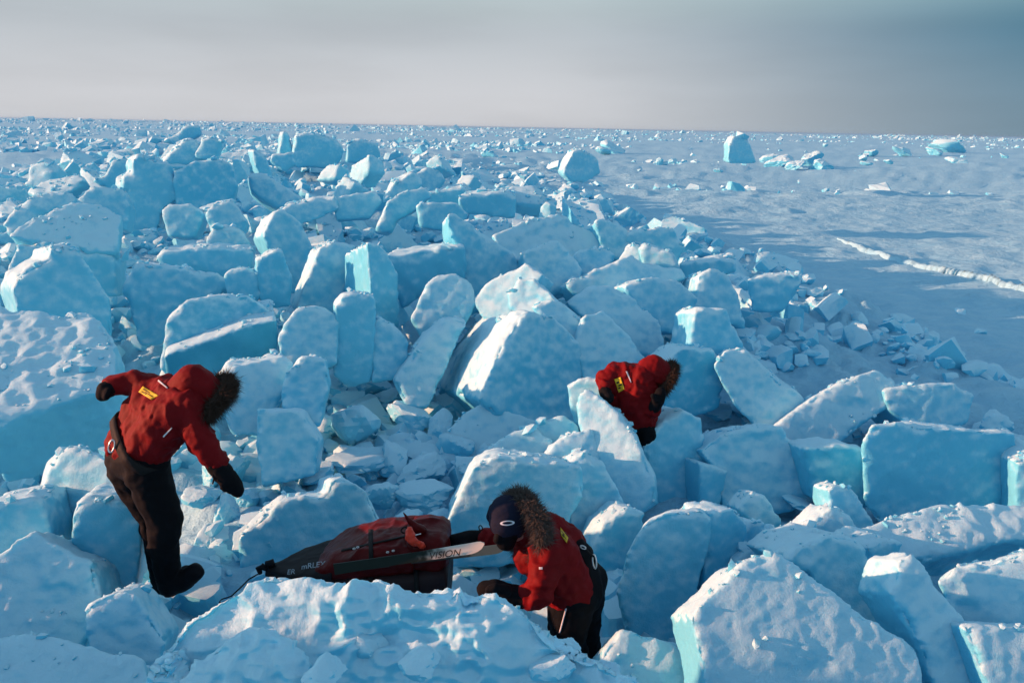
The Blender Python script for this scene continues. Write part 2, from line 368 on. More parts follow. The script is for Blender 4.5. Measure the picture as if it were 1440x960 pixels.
# --- the centre
B('great central wedge with a broad sunlit left flank and shaded right face', [(737,437),(776,446),(815,478),(828,540),(806,598),(758,600),(712,580),(672,552),(700,494)], yaw=34, tilt=16, th=1.5, off=(-74,-6), d=8.2, blue=.6, rough=1.2)
B('snow apron at the foot of the great central wedge', [(612,650),(628,612),(644,590),(680,566),(716,582),(752,592),(760,618),(712,652),(650,662)], yaw=8, tilt=36, d=7.6, blue=.4, rough=1.3)
B('pale slab leaning on the left of the great central wedge', [(556,528),(600,472),(630,447),(656,452),(642,482),(622,524),(602,552),(576,552)], yaw=8, tilt=26, th=.5, off=(-8,-6), d=8.6, blue=.3)
B('notched block peeking over the great central wedge', [(753,434),(775,424),(795,430),(832,462),(830,505),(796,486)], yaw=10, tilt=24, d=8.9, off=(-12,-6), th=.6, blue=.35)
B('snow-topped slab sloping down behind the crouching person', [(812,488),(824,446),(850,438),(882,470),(905,498),(925,540),(870,550),(832,540)], yaw=20, tilt=26, th=.7, d=8.7, blue=.4)
B('tilted plate right above the slab behind the crouching person', [(800,424),(838,402),(862,402),(892,420),(924,452),(932,490),(880,486),(830,452)], yaw=14, tilt=28, th=.6, d=9.8)
B('long ice plank slanting across the right flank', [(798,396),(850,376),(890,358),(906,369),(957,375),(962,392),(900,408),(830,420)], yaw=12, tilt=24, th=.6, d=11.0)
B('block under the long ice plank with a hollow below', [(880,402),(912,390),(952,395),(978,420),(974,456),(920,452),(890,424)], yaw=14, tilt=16, th=.8, d=10.4)
B('tombstone block at the right edge of the ridge', [(974,434),(985,386),(1000,378),(1022,385),(1042,424),(1048,446)], yaw=12, tilt=18, th=.6, d=11.0)
B('low wall of ice with a bright top edge near the ridge margin', [(956,372),(1008,363),(1031,368),(1032,383),(985,390),(962,400)], yaw=12, tilt=6, th=.7, off=(4,-6), d=12.8)
B('upright slab with rounded head right of the crouching person', [(970,494),(980,440),(993,433),(1020,435),(1036,465),(1050,498),(1022,512),(990,520)], yaw=14, tilt=12, th=.6, d=8.9, blue=.55)
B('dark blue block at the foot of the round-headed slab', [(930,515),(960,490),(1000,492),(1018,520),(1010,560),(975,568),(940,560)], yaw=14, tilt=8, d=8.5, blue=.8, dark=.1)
B('barrel-shaped block with a small sunlit patch near its top', [(1006,515),(1022,496),(1050,494),(1085,528),(1120,553),(1132,566),(1112,594),(1075,596),(1035,565),(1018,540)], yaw=14, tilt=24, th=.7, off=(-8,-12), d=8.3, blue=.4)
B('long diagonal ice beam propped right of the barrel-shaped block', [(1092,597),(1150,556),(1200,530),(1228,518),(1252,530),(1262,562),(1225,590),(1170,616),(1132,636)], yaw=8, tilt=32, th=.6, d=7.9, blue=.4)
B('low block extending from the upper end of the diagonal beam', [(1246,548),(1290,542),(1340,540),(1367,555),(1358,585),(1290,592),(1253,574)], yaw=6, tilt=18, th=.7, d=8.3)
B('big rectangular block with sunlit top corner beside the open floe', [(1219,626),(1232,601),(1265,597),(1340,605),(1420,610),(1430,640),(1424,692),(1400,708),(1330,716),(1240,708),(1224,692)], yaw=9, tilt=6, th=.9, off=(4,-14), d=6.5, blue=.5)
B('end block cut by the frame beside the big rectangular block', [(1431,652),(1460,640),(1520,650),(1520,740),(1436,730)], yaw=-5, tilt=5, th=.6, d=6.3)
B('broad loaf-shaped block left of the big rectangular block', [(988,632),(1020,612),(1070,597),(1096,600),(1126,640),(1147,690),(1090,698),(1020,696),(1010,662)], yaw=10, tilt=22, th=.8, d=6.9, blue=.5)
B('squat block filling the gap before the rectangular block', [(1134,632),(1175,627),(1216,632),(1220,694),(1180,698),(1148,688)], yaw=10, tilt=10, d=6.8, blue=.7)
B('smooth upright slab the crouching person leans towards', [(908,630),(935,592),(960,577),(985,590),(991,622),(990,706),(950,704),(914,678)], yaw=18, tilt=12, th=.7, d=6.95, blue=.35)
B('thin splinter beside the smooth upright slab', [(985,650),(1022,661),(1013,704),(986,712)], yaw=20, tilt=10, th=.3, d=6.75)
B('sunlit leaning slab in front of the crouching person', [(808,562),(816,551),(830,548),(870,580),(892,612),(921,660),(926,686),(906,698),(880,692),(840,642),(818,610)], yaw=-20, tilt=26, th=.32, d=6.35, blue=.15, rough=1.1)
B('rough white slab behind the sunlit leaning slab', [(799,541),(815,533),(846,535),(856,556),(826,600),(808,586)], yaw=-16, tilt=14, th=.25, d=7.25, blue=.2, rough=1.4)
B('domed block under the sunlit leaning slab', [(733,604),(765,590),(790,583),(812,600),(815,624),(790,640),(752,645)], yaw=6, tilt=30, d=6.9)
B('smooth sloping block between domed block and white slab', [(756,650),(775,628),(800,610),(832,604),(842,640),(830,668),(790,672)], yaw=6, tilt=26, d=6.5, blue=.35)
B('large block with a sunlit right corner behind the person at the sled', [(636,728),(655,690),(668,660),(692,645),(745,645),(780,652),(812,660),(816,700),(797,724),(792,765),(640,770)], yaw=6, tilt=16, th=.7, d=5.75, blue=.3, rough=1.1)
B('rough-faced block behind the shoulder of the person at the sled', [(800,652),(826,634),(850,656),(876,705),(888,752),(880,800),(820,800),(800,740)], yaw=10, tilt=18, th=.6, d=5.9, blue=.4, rough=1.5)
B('low block right of the person at the sled', [(836,770),(850,740),(880,716),(905,722),(900,780),(880,830),(846,840)], yaw=14, tilt=14, d=5.5, blue=.5)
B('grey-white shoulder of ice above the sunlit-cornered block', [(672,650),(690,630),(722,606),(750,600),(775,620),(772,655),(720,662)], yaw=2, tilt=28, d=6.7)
# --- the right foreground
B('tall boulder with a sunlit snow crown in the right foreground', [(867,832),(880,780),(905,735),(940,720),(985,715),(1001,727),(1000,762),(982,822),(962,872),(942,912),(908,908),(878,872)], yaw=12, tilt=12, th=.55, off=(4,-16), d=4.75, blue=.3)
B('rear half of the tall snow-crowned boulder, split off by a crack', [(999,722),(1030,717),(1051,740),(1042,784),(1010,820),(992,806)], yaw=24, tilt=10, d=5.0, blue=.55)
B('huge triangular ice plate lying tilted in the right foreground', [(970,866),(1000,835),(1040,795),(1088,778),(1106,785),(1150,820),(1220,870),(1290,910),(1320,990),(1000,1000),(984,925)], yaw=6, tilt=34, th=.45, d=3.5, blue=.35, rough=.75)
B('wedge standing behind the huge triangular plate', [(1104,787),(1130,765),(1170,752),(1205,755),(1222,775),(1236,830),(1266,890),(1230,890),(1160,832)], yaw=18, tilt=16, th=.5, d=4.6, blue=.4)
B('short thick block between wedge and long thin slab', [(1221,772),(1245,760),(1269,765),(1266,820),(1240,836)], yaw=20, tilt=10, th=.4, d=4.9, blue=.55)
B('long thin slab sliding down right of the triangular plate', [(1266,786),(1285,775),(1312,815),(1362,880),(1420,990),(1340,1000),(1292,905),(1252,835)], yaw=10, tilt=28, th=.35, d=3.7, blue=.4)
B('flat snowy table of ice below the big rectangular block', [(1212,748),(1290,716),(1350,710),(1500,712),(1500,755),(1400,760),(1345,776),(1290,790),(1240,770)], yaw=4, tilt=54, th=.5, d=5.15, blue=.2, sink=0, rough=1.2)
B('snow-crusted boulder with sunlit top at the right frame edge', [(1324,816),(1345,800),(1400,790),(1440,776),(1500,775),(1500,890),(1380,890),(1338,852)], yaw=-4, tilt=24, th=.5, off=(0,-8), d=4.2, blue=.2, rough=1.3)
B('plain low slab under the snow-crusted boulder', [(1362,881),(1440,884),(1500,890),(1500,990),(1410,990)], yaw=4, tilt=28, th=.4, d=3.6)
B('pointed block in the hollow below the loaf-shaped block', [(1122,758),(1150,728),(1170,712),(1195,725),(1217,757),(1170,772)], yaw=8, tilt=22, d=5.5, blue=.4)
B('thin leaning shard under the big rectangular block', [(1167,690),(1180,682),(1200,690),(1237,736),(1200,744),(1169,732)], yaw=14, tilt=14, th=.25, d=5.9)
B('little tent-shaped block in the dark hollow', [(1038,714),(1060,691),(1078,698),(1100,726),(1070,738)], yaw=8, tilt=20, d=6.0, blue=.7)
B('small rounded block left of the pointed block', [(1078,778),(1084,754),(1105,747),(1124,760),(1124,786),(1100,800)], yaw=8, tilt=22, d=5.2, blue=.6)
B('flattish fragment left of the small rounded block', [(1032,786),(1050,772),(1080,770),(1086,792),(1050,804)], yaw=8, tilt=28, d=5.0, blue=.6)
B('small cube between split boulder and round block', [(1044,755),(1056,735),(1074,736),(1080,758),(1062,778),(1046,775)], yaw=14, tilt=16, d=5.3, blue=.65)
B('dim rubble block at the foot of the tall snow-crowned boulder', [(852,918),(880,885),(930,900),(975,905),(1000,950),(990,1000),(850,1000)], yaw=6, tilt=40, d=3.8, blue=.4, rough=1.3)
# --- the near mound
B('broad snow bank across the foreground in front of the sled', [(250,872),(300,842),(340,830),(345,818),(374,801),(410,812),(448,818),(480,836),(520,838),(560,832),(610,826),(660,832),(700,838),(740,860),(790,886),(850,925),(905,960),(960,1040),(170,1040),(215,930)], yaw=0, tilt=40, th=.5, d=2.35, blue=.12, rough=1.35, sink=0, name='snow_bank', cat='snow bank', group='snow heaps in the foreground', soft=2)
B('round snow boulder with sunlit crest in the near left foreground', [(258,975),(270,940),(300,915),(345,886),(370,884),(400,902),(421,930),(424,975),(400,1030),(270,1030)], yaw=-4, tilt=34, th=.35, d=2.25, blue=.08, rough=1.5, sink=0, name='snow_boulder', cat='snow boulder', group='snow heaps in the foreground')
B('knobbly snow clump left of the round foreground boulder', [(180,975),(200,925),(215,912),(240,906),(262,930),(270,950),(260,1010),(170,1020)], yaw=-4, tilt=34, th=.3, d=2.3, blue=.08, rough=1.8, sink=0, name='snow_boulder', cat='snow boulder', group='snow heaps in the foreground')
B('swelling snow lump on the foreground bank below the kneeling person', [(643,886),(655,870),(690,864),(730,866),(750,890),(756,915),(740,950),(690,960),(655,925)], yaw=-4, tilt=36, th=.28, d=2.6, blue=.08, rough=1.2, sink=0, name='snow_boulder', cat='snow boulder', group='snow heaps in the foreground')
B('crumbly snow knob beside the swelling lump', [(585,885),(600,862),(625,855),(648,866),(650,892),(620,905),(595,905)], yaw=-4, tilt=36, th=.22, d=2.75, blue=.08, rough=1.7, sink=0, name='snow_boulder', cat='snow boulder', group='snow heaps in the foreground')
B('snow hump the kneeling person rests a mitten on', [(655,848),(668,834),(700,836),(735,846),(733,866),(700,874),(665,868)], yaw=-4, tilt=40, th=.28, d=3.15, blue=.1, rough=1.3, sink=0, name='snow_boulder', cat='snow boulder', group='snow heaps in the foreground')
# --- lower middle rubble
B('flat-topped block on the trodden snow right of the bending person', [(361,625),(364,577),(420,577),(446,620),(442,652),(370,664)], yaw=8, tilt=18, th=.6, d=6.6)
B('snow-covered hummock with a bright crest above the bending person\'s arm', [(300,545),(325,512),(375,506),(395,500),(410,512),(405,545),(372,592),(330,592)], yaw=12, tilt=26, th=.7, off=(-6,-8), d=7.4, blue=.3, rough=1.3)
B('pitted block right of the bright-crested hummock', [(395,560),(402,525),(425,500),(455,505),(462,540),(448,580),(415,585)], yaw=10, tilt=18, d=7.3, rough=1.4)
B('ridge of ice below the pyramid block, above the pitted block', [(392,470),(420,430),(455,432),(476,450),(470,500),(430,512),(400,505)], yaw=10, tilt=20, d=8.6)
# --- the middle distance
for lab, poly, kw in [
 ('fin-like shard catching sun beyond the long dark slab', [(355,213),(360,212),(374,220),(387,246),(376,252),(366,246),(357,227)], dict(yaw=20, tilt=8, th=.6, off=(-8,-2), d=27)),
 ('long dark slab slanting down right of the smooth blue block', [(352,243),(372,244),(402,264),(432,281),(421,296),(380,284),(356,268)], dict(yaw=22, tilt=18, th=.7, d=21, blue=.5)),
 ('curved thin slab with lit rim below the long dark slab', [(384,302),(410,287),(470,276),(476,294),(440,306),(400,313)], dict(yaw=14, tilt=20, th=.5, off=(2,-4), d=16.5)),
 ('long shaded beam right of the curved thin slab', [(470,281),(500,272),(526,268),(537,282),(520,298),(475,300)], dict(yaw=14, tilt=12, th=.7, d=17)),
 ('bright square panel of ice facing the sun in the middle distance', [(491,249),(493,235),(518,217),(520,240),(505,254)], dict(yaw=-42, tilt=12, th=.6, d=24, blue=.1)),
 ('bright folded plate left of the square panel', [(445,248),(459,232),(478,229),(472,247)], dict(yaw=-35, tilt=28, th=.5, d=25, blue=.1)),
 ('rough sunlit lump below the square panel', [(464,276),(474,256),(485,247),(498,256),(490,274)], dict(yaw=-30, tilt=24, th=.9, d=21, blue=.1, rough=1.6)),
 ('leaning wedge with a bright seam right of the square panel', [(540,280),(554,256),(580,243),(592,250),(594,264),(575,276)], dict(yaw=20, tilt=16, th=.8, off=(-6,-3), d=20)),
 ('plain hexagonal block behind the leaning wedge', [(582,246),(600,235),(616,235),(627,253),(611,268),(590,266)], dict(yaw=14, tilt=16, th=1.0, d=22.5)),
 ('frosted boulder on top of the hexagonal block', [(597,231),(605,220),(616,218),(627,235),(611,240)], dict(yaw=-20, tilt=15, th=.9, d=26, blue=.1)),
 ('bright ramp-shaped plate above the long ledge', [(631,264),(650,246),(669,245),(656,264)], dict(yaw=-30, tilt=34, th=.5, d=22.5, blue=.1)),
 ('long ledge block with bright top under the ramp-shaped plate', [(599,274),(650,263),(660,271),(656,290),(605,288)], dict(yaw=10, tilt=4, th=1.2, off=(4,-6), d=19.5)),
 ('wide low slab bridging a dark hollow', [(645,281),(650,275),(710,271),(723,279),(721,298),(652,294)], dict(yaw=10, tilt=4, th=1.4, off=(6,-7), d=18)),
 ('flat pale plate lying behind the wide bridging slab', [(707,274),(720,261),(750,260),(783,279),(770,287),(720,282)], dict(yaw=4, tilt=46, th=.4, d=19, blue=.15)),
 ('arched block above the knife-edged wedge', [(530,313),(545,286),(565,271),(596,264),(606,276),(590,293),(562,303),(552,316)], dict(yaw=16, tilt=14, th=.8, d=16.5)),
 ('plain block facing front right of the arched block', [(587,291),(591,286),(640,285),(656,300),(641,316),(592,312)], dict(yaw=8, tilt=10, th=.9, d=16)),
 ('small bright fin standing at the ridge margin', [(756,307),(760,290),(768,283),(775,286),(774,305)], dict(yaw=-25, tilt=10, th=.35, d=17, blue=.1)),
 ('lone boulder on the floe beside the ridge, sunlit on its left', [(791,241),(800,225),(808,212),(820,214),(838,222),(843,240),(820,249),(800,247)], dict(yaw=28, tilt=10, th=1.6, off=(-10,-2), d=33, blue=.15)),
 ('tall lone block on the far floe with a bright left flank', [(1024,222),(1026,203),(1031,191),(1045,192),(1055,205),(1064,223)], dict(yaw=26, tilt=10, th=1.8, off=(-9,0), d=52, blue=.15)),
 ('rounded block below the smooth blue block', [(227,296),(235,287),(262,285),(286,300),(272,324),(235,322)], dict(yaw=6, tilt=16, d=15.5)),
 ('snow-capped lump right of the rounded block', [(288,302),(300,286),(325,281),(346,310),(331,330),(300,326)], dict(yaw=10, tilt=18, d=15.2)),
 ('thin bright sheet lying over the snow-capped lump', [(266,296),(300,282),(327,277),(322,290),(285,303)], dict(yaw=-12, tilt=46, th=.25, d=16.5, blue=.1, sink=0)),
 ('pale crag above the shard on the right ridge flank', [(838,314),(848,307),(880,320),(902,346),(880,360),(850,350)], dict(yaw=14, tilt=18, d=13.5, rough=1.4)),
 ('pale ledge right of the crag on the right ridge flank', [(876,332),(905,320),(945,322),(962,346),(950,360),(890,356)], dict(yaw=10, tilt=16, d=13.6, rough=1.4)),
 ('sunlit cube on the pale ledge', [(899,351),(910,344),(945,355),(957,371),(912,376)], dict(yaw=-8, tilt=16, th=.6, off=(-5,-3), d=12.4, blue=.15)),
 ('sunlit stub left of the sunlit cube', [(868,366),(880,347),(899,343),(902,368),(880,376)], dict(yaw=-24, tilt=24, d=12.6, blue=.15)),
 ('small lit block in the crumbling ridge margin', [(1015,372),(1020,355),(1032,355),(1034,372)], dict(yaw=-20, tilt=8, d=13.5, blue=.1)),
 ('crumbling flat block at the ridge margin', [(1053,396),(1072,388),(1122,387),(1128,394),(1100,424),(1060,424)], dict(yaw=6, tilt=10, th=.8, off=(2,-4), d=11.4, rough=1.5)),
 ('lit slab lying on the far left flank', [(34,270),(70,251),(108,245),(119,252),(96,270),(50,275)], dict(yaw=-10, tilt=40, th=.4, d=23, blue=.1, sink=0)),
 ('dim wall of ice right of the far-left lit slab', [(150,246),(156,226),(176,222),(191,235),(190,262),(165,262),(128,250)], dict(yaw=20, tilt=10, th=1.0, d=23, blue=.5)),
 ('ragged lit block at the far left of the ridge', [(36,256),(42,232),(60,225),(76,235),(74,262)], dict(yaw=-6, tilt=14, d=25, rough=1.6)),
 ('low shaded hummock before the lit slab on the left', [(2,310),(30,282),(60,272),(100,272),(102,292),(60,300),(20,325)], dict(yaw=10, tilt=20, d=15.5, rough=1.6)),
 ('shaded ridge of blocks behind the wide tilted sheet', [(98,292),(130,262),(170,264),(182,290),(175,312),(140,306)], dict(yaw=12, tilt=16, d=17)),
 ('sloping lit wedge far behind the ice tower', [(229,224),(258,199),(272,195),(292,211),(286,226)], dict(yaw=20, tilt=14, th=.9, off=(-6,-2), d=36)),
 ('pair-topped block right of the sloping lit wedge', [(272,216),(282,196),(295,190),(312,200),(302,220)], dict(yaw=8, tilt=10, d=36)),
 ('raft of ice tilted up on the far ridge', [(235,194),(262,176),(280,178),(280,190),(250,198)], dict(yaw=10, tilt=10, d=62)),
 ('thin far tower with a bright left side', [(390,217),(397,186),(404,184),(412,205),(417,217)], dict(yaw=16, tilt=6, off=(-4,0), th=.8, d=38)),
 ('broad far block right of the thin tower', [(411,226),(418,192),(440,188),(470,196),(482,212),(470,228)], dict(yaw=14, tilt=8, th=1.6, off=(-5,-2), d=37)),
 ('dim far block left of the square panel', [(486,222),(490,200),(505,196),(530,202),(536,222)], dict(yaw=14, tilt=8, d=36)),
 ('square far block beside the thin tower', [(379,228),(382,216),(412,214),(416,230),(400,236)], dict(yaw=8, tilt=8, d=31)),
]:
    B(lab, poly, **kw)
finish_pending()

# ---------------------------------------------------------------- chunk templates: lumps of broken ice with flat facets
def ico(sub):
    bm = bmesh.new(); bmesh.ops.create_icosphere(bm, subdivisions=sub, radius=1.0)
    v = np.array([x.co[:] for x in bm.verts]); f = [tuple(w.index for w in p.verts) for p in bm.faces]; bm.free(); return v, f
def chunk(seed, sub, planes=9, rough=1.0, flat=1.0):
    rg = np.random.default_rng(seed); v, f = ico(sub)
    nn = rg.normal(size=(planes, 3)); nn /= np.linalg.norm(nn, axis=1)[:, None]; dd = rg.uniform(0.5, 0.85, planes)
    dots = v@nn.T; r = np.where(dots > 0.05, dd/np.maximum(dots, 0.05), 9).min(1); r = np.minimum(r, 1.05)
    r = r*(1+rough*(0.07*fbm(v*2.2+seed, 3, seed)+0.035*fbm(v*7+seed, 2, seed+3)))
    w = v*r[:, None]; w = w*np.array([1, rg.uniform(.65, 1), rg.uniform(.5, .8)*flat]); return w, f
def mesh_of(name, v, f, mat):
    me = bpy.data.meshes.new(name); me.from_pydata([tuple(x) for x in v], [], f); me.materials.append(mat)
    me.polygons.foreach_set('use_smooth', np.ones(len(me.polygons), bool)); me.update(); me.set_sharp_from_angle(angle=math.radians(24)); return me
import re
HERO = [(np.array(o.location), re.split(r' (?:with|behind|above|below|right|left|in|on|beside|under|between|catching|slanting|standing|lying|set|carrying|wedged|facing|bridging|at|near|across|running|of ice|cut|filling|the|propped|leaning on|peeking|sloping|tilted|extending|right above|far|before)\b', o['label'])[0]) for o in scene.objects if o.get('category') == 'ice block']
HERO = [(p, h) for p, h in HERO if len(h.split()) > 1]
def beside(p, prefix):
    h = min(HERO, key=lambda q: float(np.hypot(*(q[0][:2]-np.asarray(p)[:2]))))[1]
    return prefix+' beside the '+h
LUMPS = [mesh_of('snow_lump', *chunk(100+k, 4, 8+k % 4, 1.3), ICE) for k in range(10)]
rng = random.Random(7)
def lump(px, py, w, h, label, group, d=None, name='snow_lump', cat='snow lump'):
    d = d or ground_hit(px, py+h*0.5)
    s = w/FPX*d*0.62; p = P(px, py, d)
    o = bpy.data.objects.new(name, rng.choice(LUMPS)); C.objects.link(o)
    o.location = tuple(p); o.scale = (s, s*rng.uniform(.8, 1.1), s*min(1.5, max(.7, h/w*1.35)))
    o.rotation_euler = (rng.uniform(-.35, .35), rng.uniform(-.35, .35), rng.uniform(0, 6.28)); o.color = (rng.uniform(.1, .5), 0, 0, 1)
    tag(o, beside(p, label) if 'floe' not in label else label, cat, group); return o
TROUGH = 'snow lumps in the hollow between the people and the central wedge'
for px, py, w, h in [(500,597,66,74),(578,588,62,60),(620,602,40,46),(505,645,80,52),(555,645,60,52),(600,662,70,50),(596,698,84,60),(440,668,56,50),(398,690,50,40),
    (320,722,42,58),(300,668,44,40),(285,700,50,40),(350,700,60,44),(540,700,50,44),(470,545,60,56),(520,545,54,50),(455,600,50,44),(545,560,40,34),(600,560,40,44),(640,520,40,40),
    (330,660,50,36),(505,515,50,44),(560,520,40,36),(640,625,60,50),(660,660,60,44),(575,740,60,44),(545,770,50,44),(300,760,60,50),(310,790,50,40),(620,735,50,44)]:
    lump(px, py, w, h, 'rounded snow lump', TROUGH)
RIGHTL = 'ice fragments in the right-hand hollow'
for px, py, w, h in [(1010,720,50,30),(1065,668,40,26),(1120,705,50,30),(1150,690,40,24),(1020,740,36,26),(1090,820,50,36),(1045,820,44,36),(1240,660,30,24),(1010,580,50,30),(1060,612,50,26),(1290,602,50,34),(1320,590,50,36),(1395,600,50,40),(1425,620,30,40),(1190,640,30,24),(1145,612,40,24)]:
    lump(px, py, w, h, 'shaded ice fragment in the hollow', RIGHTL, name='ice_fragment', cat='ice fragment')
for k, (px, py, w, h, d) in enumerate([(470,862,46,34,2.9),(540,850,40,28,3.0),(430,905,60,44,2.6),(520,905,54,40,2.55),(590,930,60,46,2.4),(800,915,54,40,2.85),(460,945,66,50,2.3),(330,862,44,34,2.9),(845,948,60,44,2.6),(560,885,36,26,2.75),(380,838,40,28,3.05),(780,935,70,50,2.55)]):
    lump(px, py, w, h, ('knobbly', 'rounded', 'crusted')[k % 3]+' snow clod on the near bank', 'snow clods on the foreground bank', d=d, name='snow_clod', cat='snow clod')
FLOEL = 'snow lumps on the open floe'
for px, py, w, h in [(1098,228,40,14),(1120,232,30,14),(1140,226,34,16),(1155,234,30,12),(1085,224,24,10),(1215,222,14,8),(1218,230,12,8),(1270,214,26,12),(1330,207,44,16),(1315,214,24,10),(1345,226,20,8),(1412,219,12,6),(1378,466,14,10),(1350,438,16,6),(928,228,10,12),(935,230,9,8),(946,227,10,10),(898,240,9,6),(862,208,34,14),(850,212,22,10),(1010,240,14,6),(1225,215,20,9),(1250,228,12,7),(1160,205,10,6)]:
    lump(px, py, w, h, 'small wind-scoured snow lump lying on the open floe', FLOEL)

# ---------------------------------------------------------------- more blocks through the body of the ridge
def slab(seed, n, rough=1.0, thin=(.22, .7), edge=.04):
    rg = np.random.default_rng(seed); bm = bmesh.new(); bmesh.ops.create_cube(bm, size=2.0)
    bmesh.ops.subdivide_edges(bm, edges=bm.edges[:], cuts=n-1, use_grid_fill=True); bmesh.ops.triangulate(bm, faces=bm.faces[:])
    v = np.array([x.co[:] for x in bm.verts]); f = [tuple(w.index for w in p.verts) for p in bm.faces]; bm.free()
    rr = np.linalg.norm(v, axis=1); v = v*(1-edge*np.clip((rr-1.2)/.5, 0, 1))[:, None]
    for k in range(3):                                   # chipped corners
        nn = rg.normal(size=3); nn /= np.linalg.norm(nn); c = rg.uniform(.8, 1.2); e = np.maximum(v@nn-c, 0); v = v-e[:, None]*nn
    t = (v+1)/2; cor = rg.uniform(-.42, .42, (2, 2, 2, 3)); o = 0
    for i in (0, 1):
        for j in (0, 1):
            for k in (0, 1):
                w = (t[:, 0] if i else 1-t[:, 0])*(t[:, 1] if j else 1-t[:, 1])*(t[:, 2] if k else 1-t[:, 2]); o = o+w[:, None]*cor[i, j, k]
    v = (v+o)*np.array([1, rg.uniform(.5, .95), rg.uniform(*thin)])
    if n > 3: v = v+rough*.03*np.stack([fbm(v*3+seed, 3, 9+j) for j in range(3)], -1)+rough*.012*np.stack([fbm(v*11+seed, 2, 29+j) for j in range(3)], -1)
    return v, f
SLABS = [mesh_of('ice_block', *slab(500+k, 11), ICE) for k in range(16)]
placed = 0; tries = 0
occ = []
while placed < 185 and tries < 6000:
    tries += 1
    near = tries % 3 == 0
    py = (350+(tries*0.6180339 % 1)*190) if near else 184+(tries*0.6180339 % 1)**0.8*170; px = rng.uniform(-20, 1100 if near else 1010)
    d = ground_hit(px, py)
    if not 8 < d < 130: continue
    p = P(px, py, d)
    if ridge(p[0], p[1]) < 0.7: continue
    s = rng.uniform(.22, .7)*(1+d/140)
    if near: s *= .62
    if any((p[0]-a)**2+(p[1]-b)**2 < (0.8*(s+c))**2 for a, b, c in occ): continue
    occ.append((p[0], p[1], s))
    o = bpy.data.objects.new('ice_block', rng.choice(SLABS)); C.objects.link(o)
    o.location = (p[0], p[1], float(GD(p[0], p[1]))+s*rng.uniform(-.05, .35)); o.scale = (s, s, s*rng.uniform(.8, 1.25))
    o.rotation_euler = (rng.gauss(0, .65), rng.gauss(0, .65), rng.uniform(0, 6.28)); o.color = (rng.uniform(.2, .7), 0, 0, 1)
    far = d > 45
    tag(o, beside(p, 'small distant ice block in the jumble' if far else ('small' if s < .5 else 'larger')+' tumbled ice block'), 'ice block', 'far blocks of the ridge' if far else 'filler blocks of the middle ridge')
    placed += 1

for k in range(9):  # blocks added out of view on the left to throw broken shade over the foreground
    x, y, s_ = -5.7+rng.uniform(-.6, .4), -0.9+k*.56, rng.uniform(.6, 1.0)
    o = bpy.data.objects.new('ice_block', rng.choice(SLABS)); C.objects.link(o)
    o.location = (x, y, float(G(x, y))+s_*.3); o.scale = (s_, s_, s_*1.7); o.rotation_euler = (rng.gauss(0, .5), rng.gauss(0, .5), rng.uniform(0, 6.28)); o.color = (.4, 0, 0, 1)
    tag(o, 'jagged ice block out of view, added to shade the foreground', 'ice block', 'added blocks out of view that shade the foreground')
# ---------------------------------------------------------------- rubble nobody could count
def scatter(name, label_kind, pts, sizes, templates, seed, squash=1.0, tilt=.5, flat=False):
    rg = np.random.default_rng(seed); VV, FF = [], []; base = 0
    for (x, y, z), s in zip(pts, sizes):
        v, f = templates[rg.integers(len(templates))]
        a, b, c = rg.normal(0, tilt), rg.normal(0, tilt), rg.uniform(0, 6.28)
        Rm = np.array(Matrix.Rotation(c, 3, 'Z') @ Matrix.Rotation(a, 3, 'X') @ Matrix.Rotation(b, 3, 'Y'))
        VV.append((v*s*np.array([1, 1, squash]))@Rm.T+np.array([x, y, z])); FF.append(np.asarray(f)+base); base += len(v)
    V = np.vstack(VV); F = np.vstack(FF)
    me = bpy.data.meshes.new(name); me.vertices.add(len(V)); me.vertices.foreach_set('co', V.ravel())
    me.loops.add(F.size); me.loops.foreach_set('vertex_index', F.ravel().astype(np.int32))
    me.polygons.add(len(F)); me.polygons.foreach_set('loop_start', np.arange(0, F.size, 3)); me.polygons.foreach_set('loop_total', np.full(len(F), 3))
    me.polygons.foreach_set('use_smooth', np.full(len(F), not flat))
    me.materials.append(ICE); me.update(); me.validate()
    if not flat: me.set_sharp_from_angle(angle=math.radians(28))
    o = bpy.data.objects.new(name, me); C.objects.link(o); o['kind'] = 'stuff'; o.color = (.35, 0, 0, 1)
    o['label'] = label_kind; o['category'] = 'ice rubble'
    return o
rg = np.random.default_rng(3)
n = 7500
yy = 2.2*np.exp(rg.uniform(0, math.log(60/2.2), n*3)); xx = rg.uniform(-0.8, 0.8, n*3)*yy
keep = (ridge(xx, yy) > .25) & (rg.uniform(0, 1, n*3) < sst(-.6, .5, fbm(np.stack([xx, yy, xx*0], -1)*.6, 2, 44)))
keep &= ~((np.abs(xx) < 1.6) & (yy < 3.6))
xx, yy = xx[keep][:n], yy[keep][:n]
ss = np.exp(rg.normal(0, .6, len(xx)))*0.068*(1+yy/18)
ss = np.minimum(ss, .13*(1+yy/16))
T3 = [chunk(700+k, 2, 7, 1.4) if k % 3 else slab(700+k, 3, 1.0, (.4, .9)) for k in range(15)]; T3 = [(v, np.array(f)) for v, f in T3]
scatter('ice_rubble', 'loose small snow and ice rubble filling the gaps between blocks', np.stack([xx, yy, GD(xx, yy)+ss*.2], -1), ss, T3, 5)
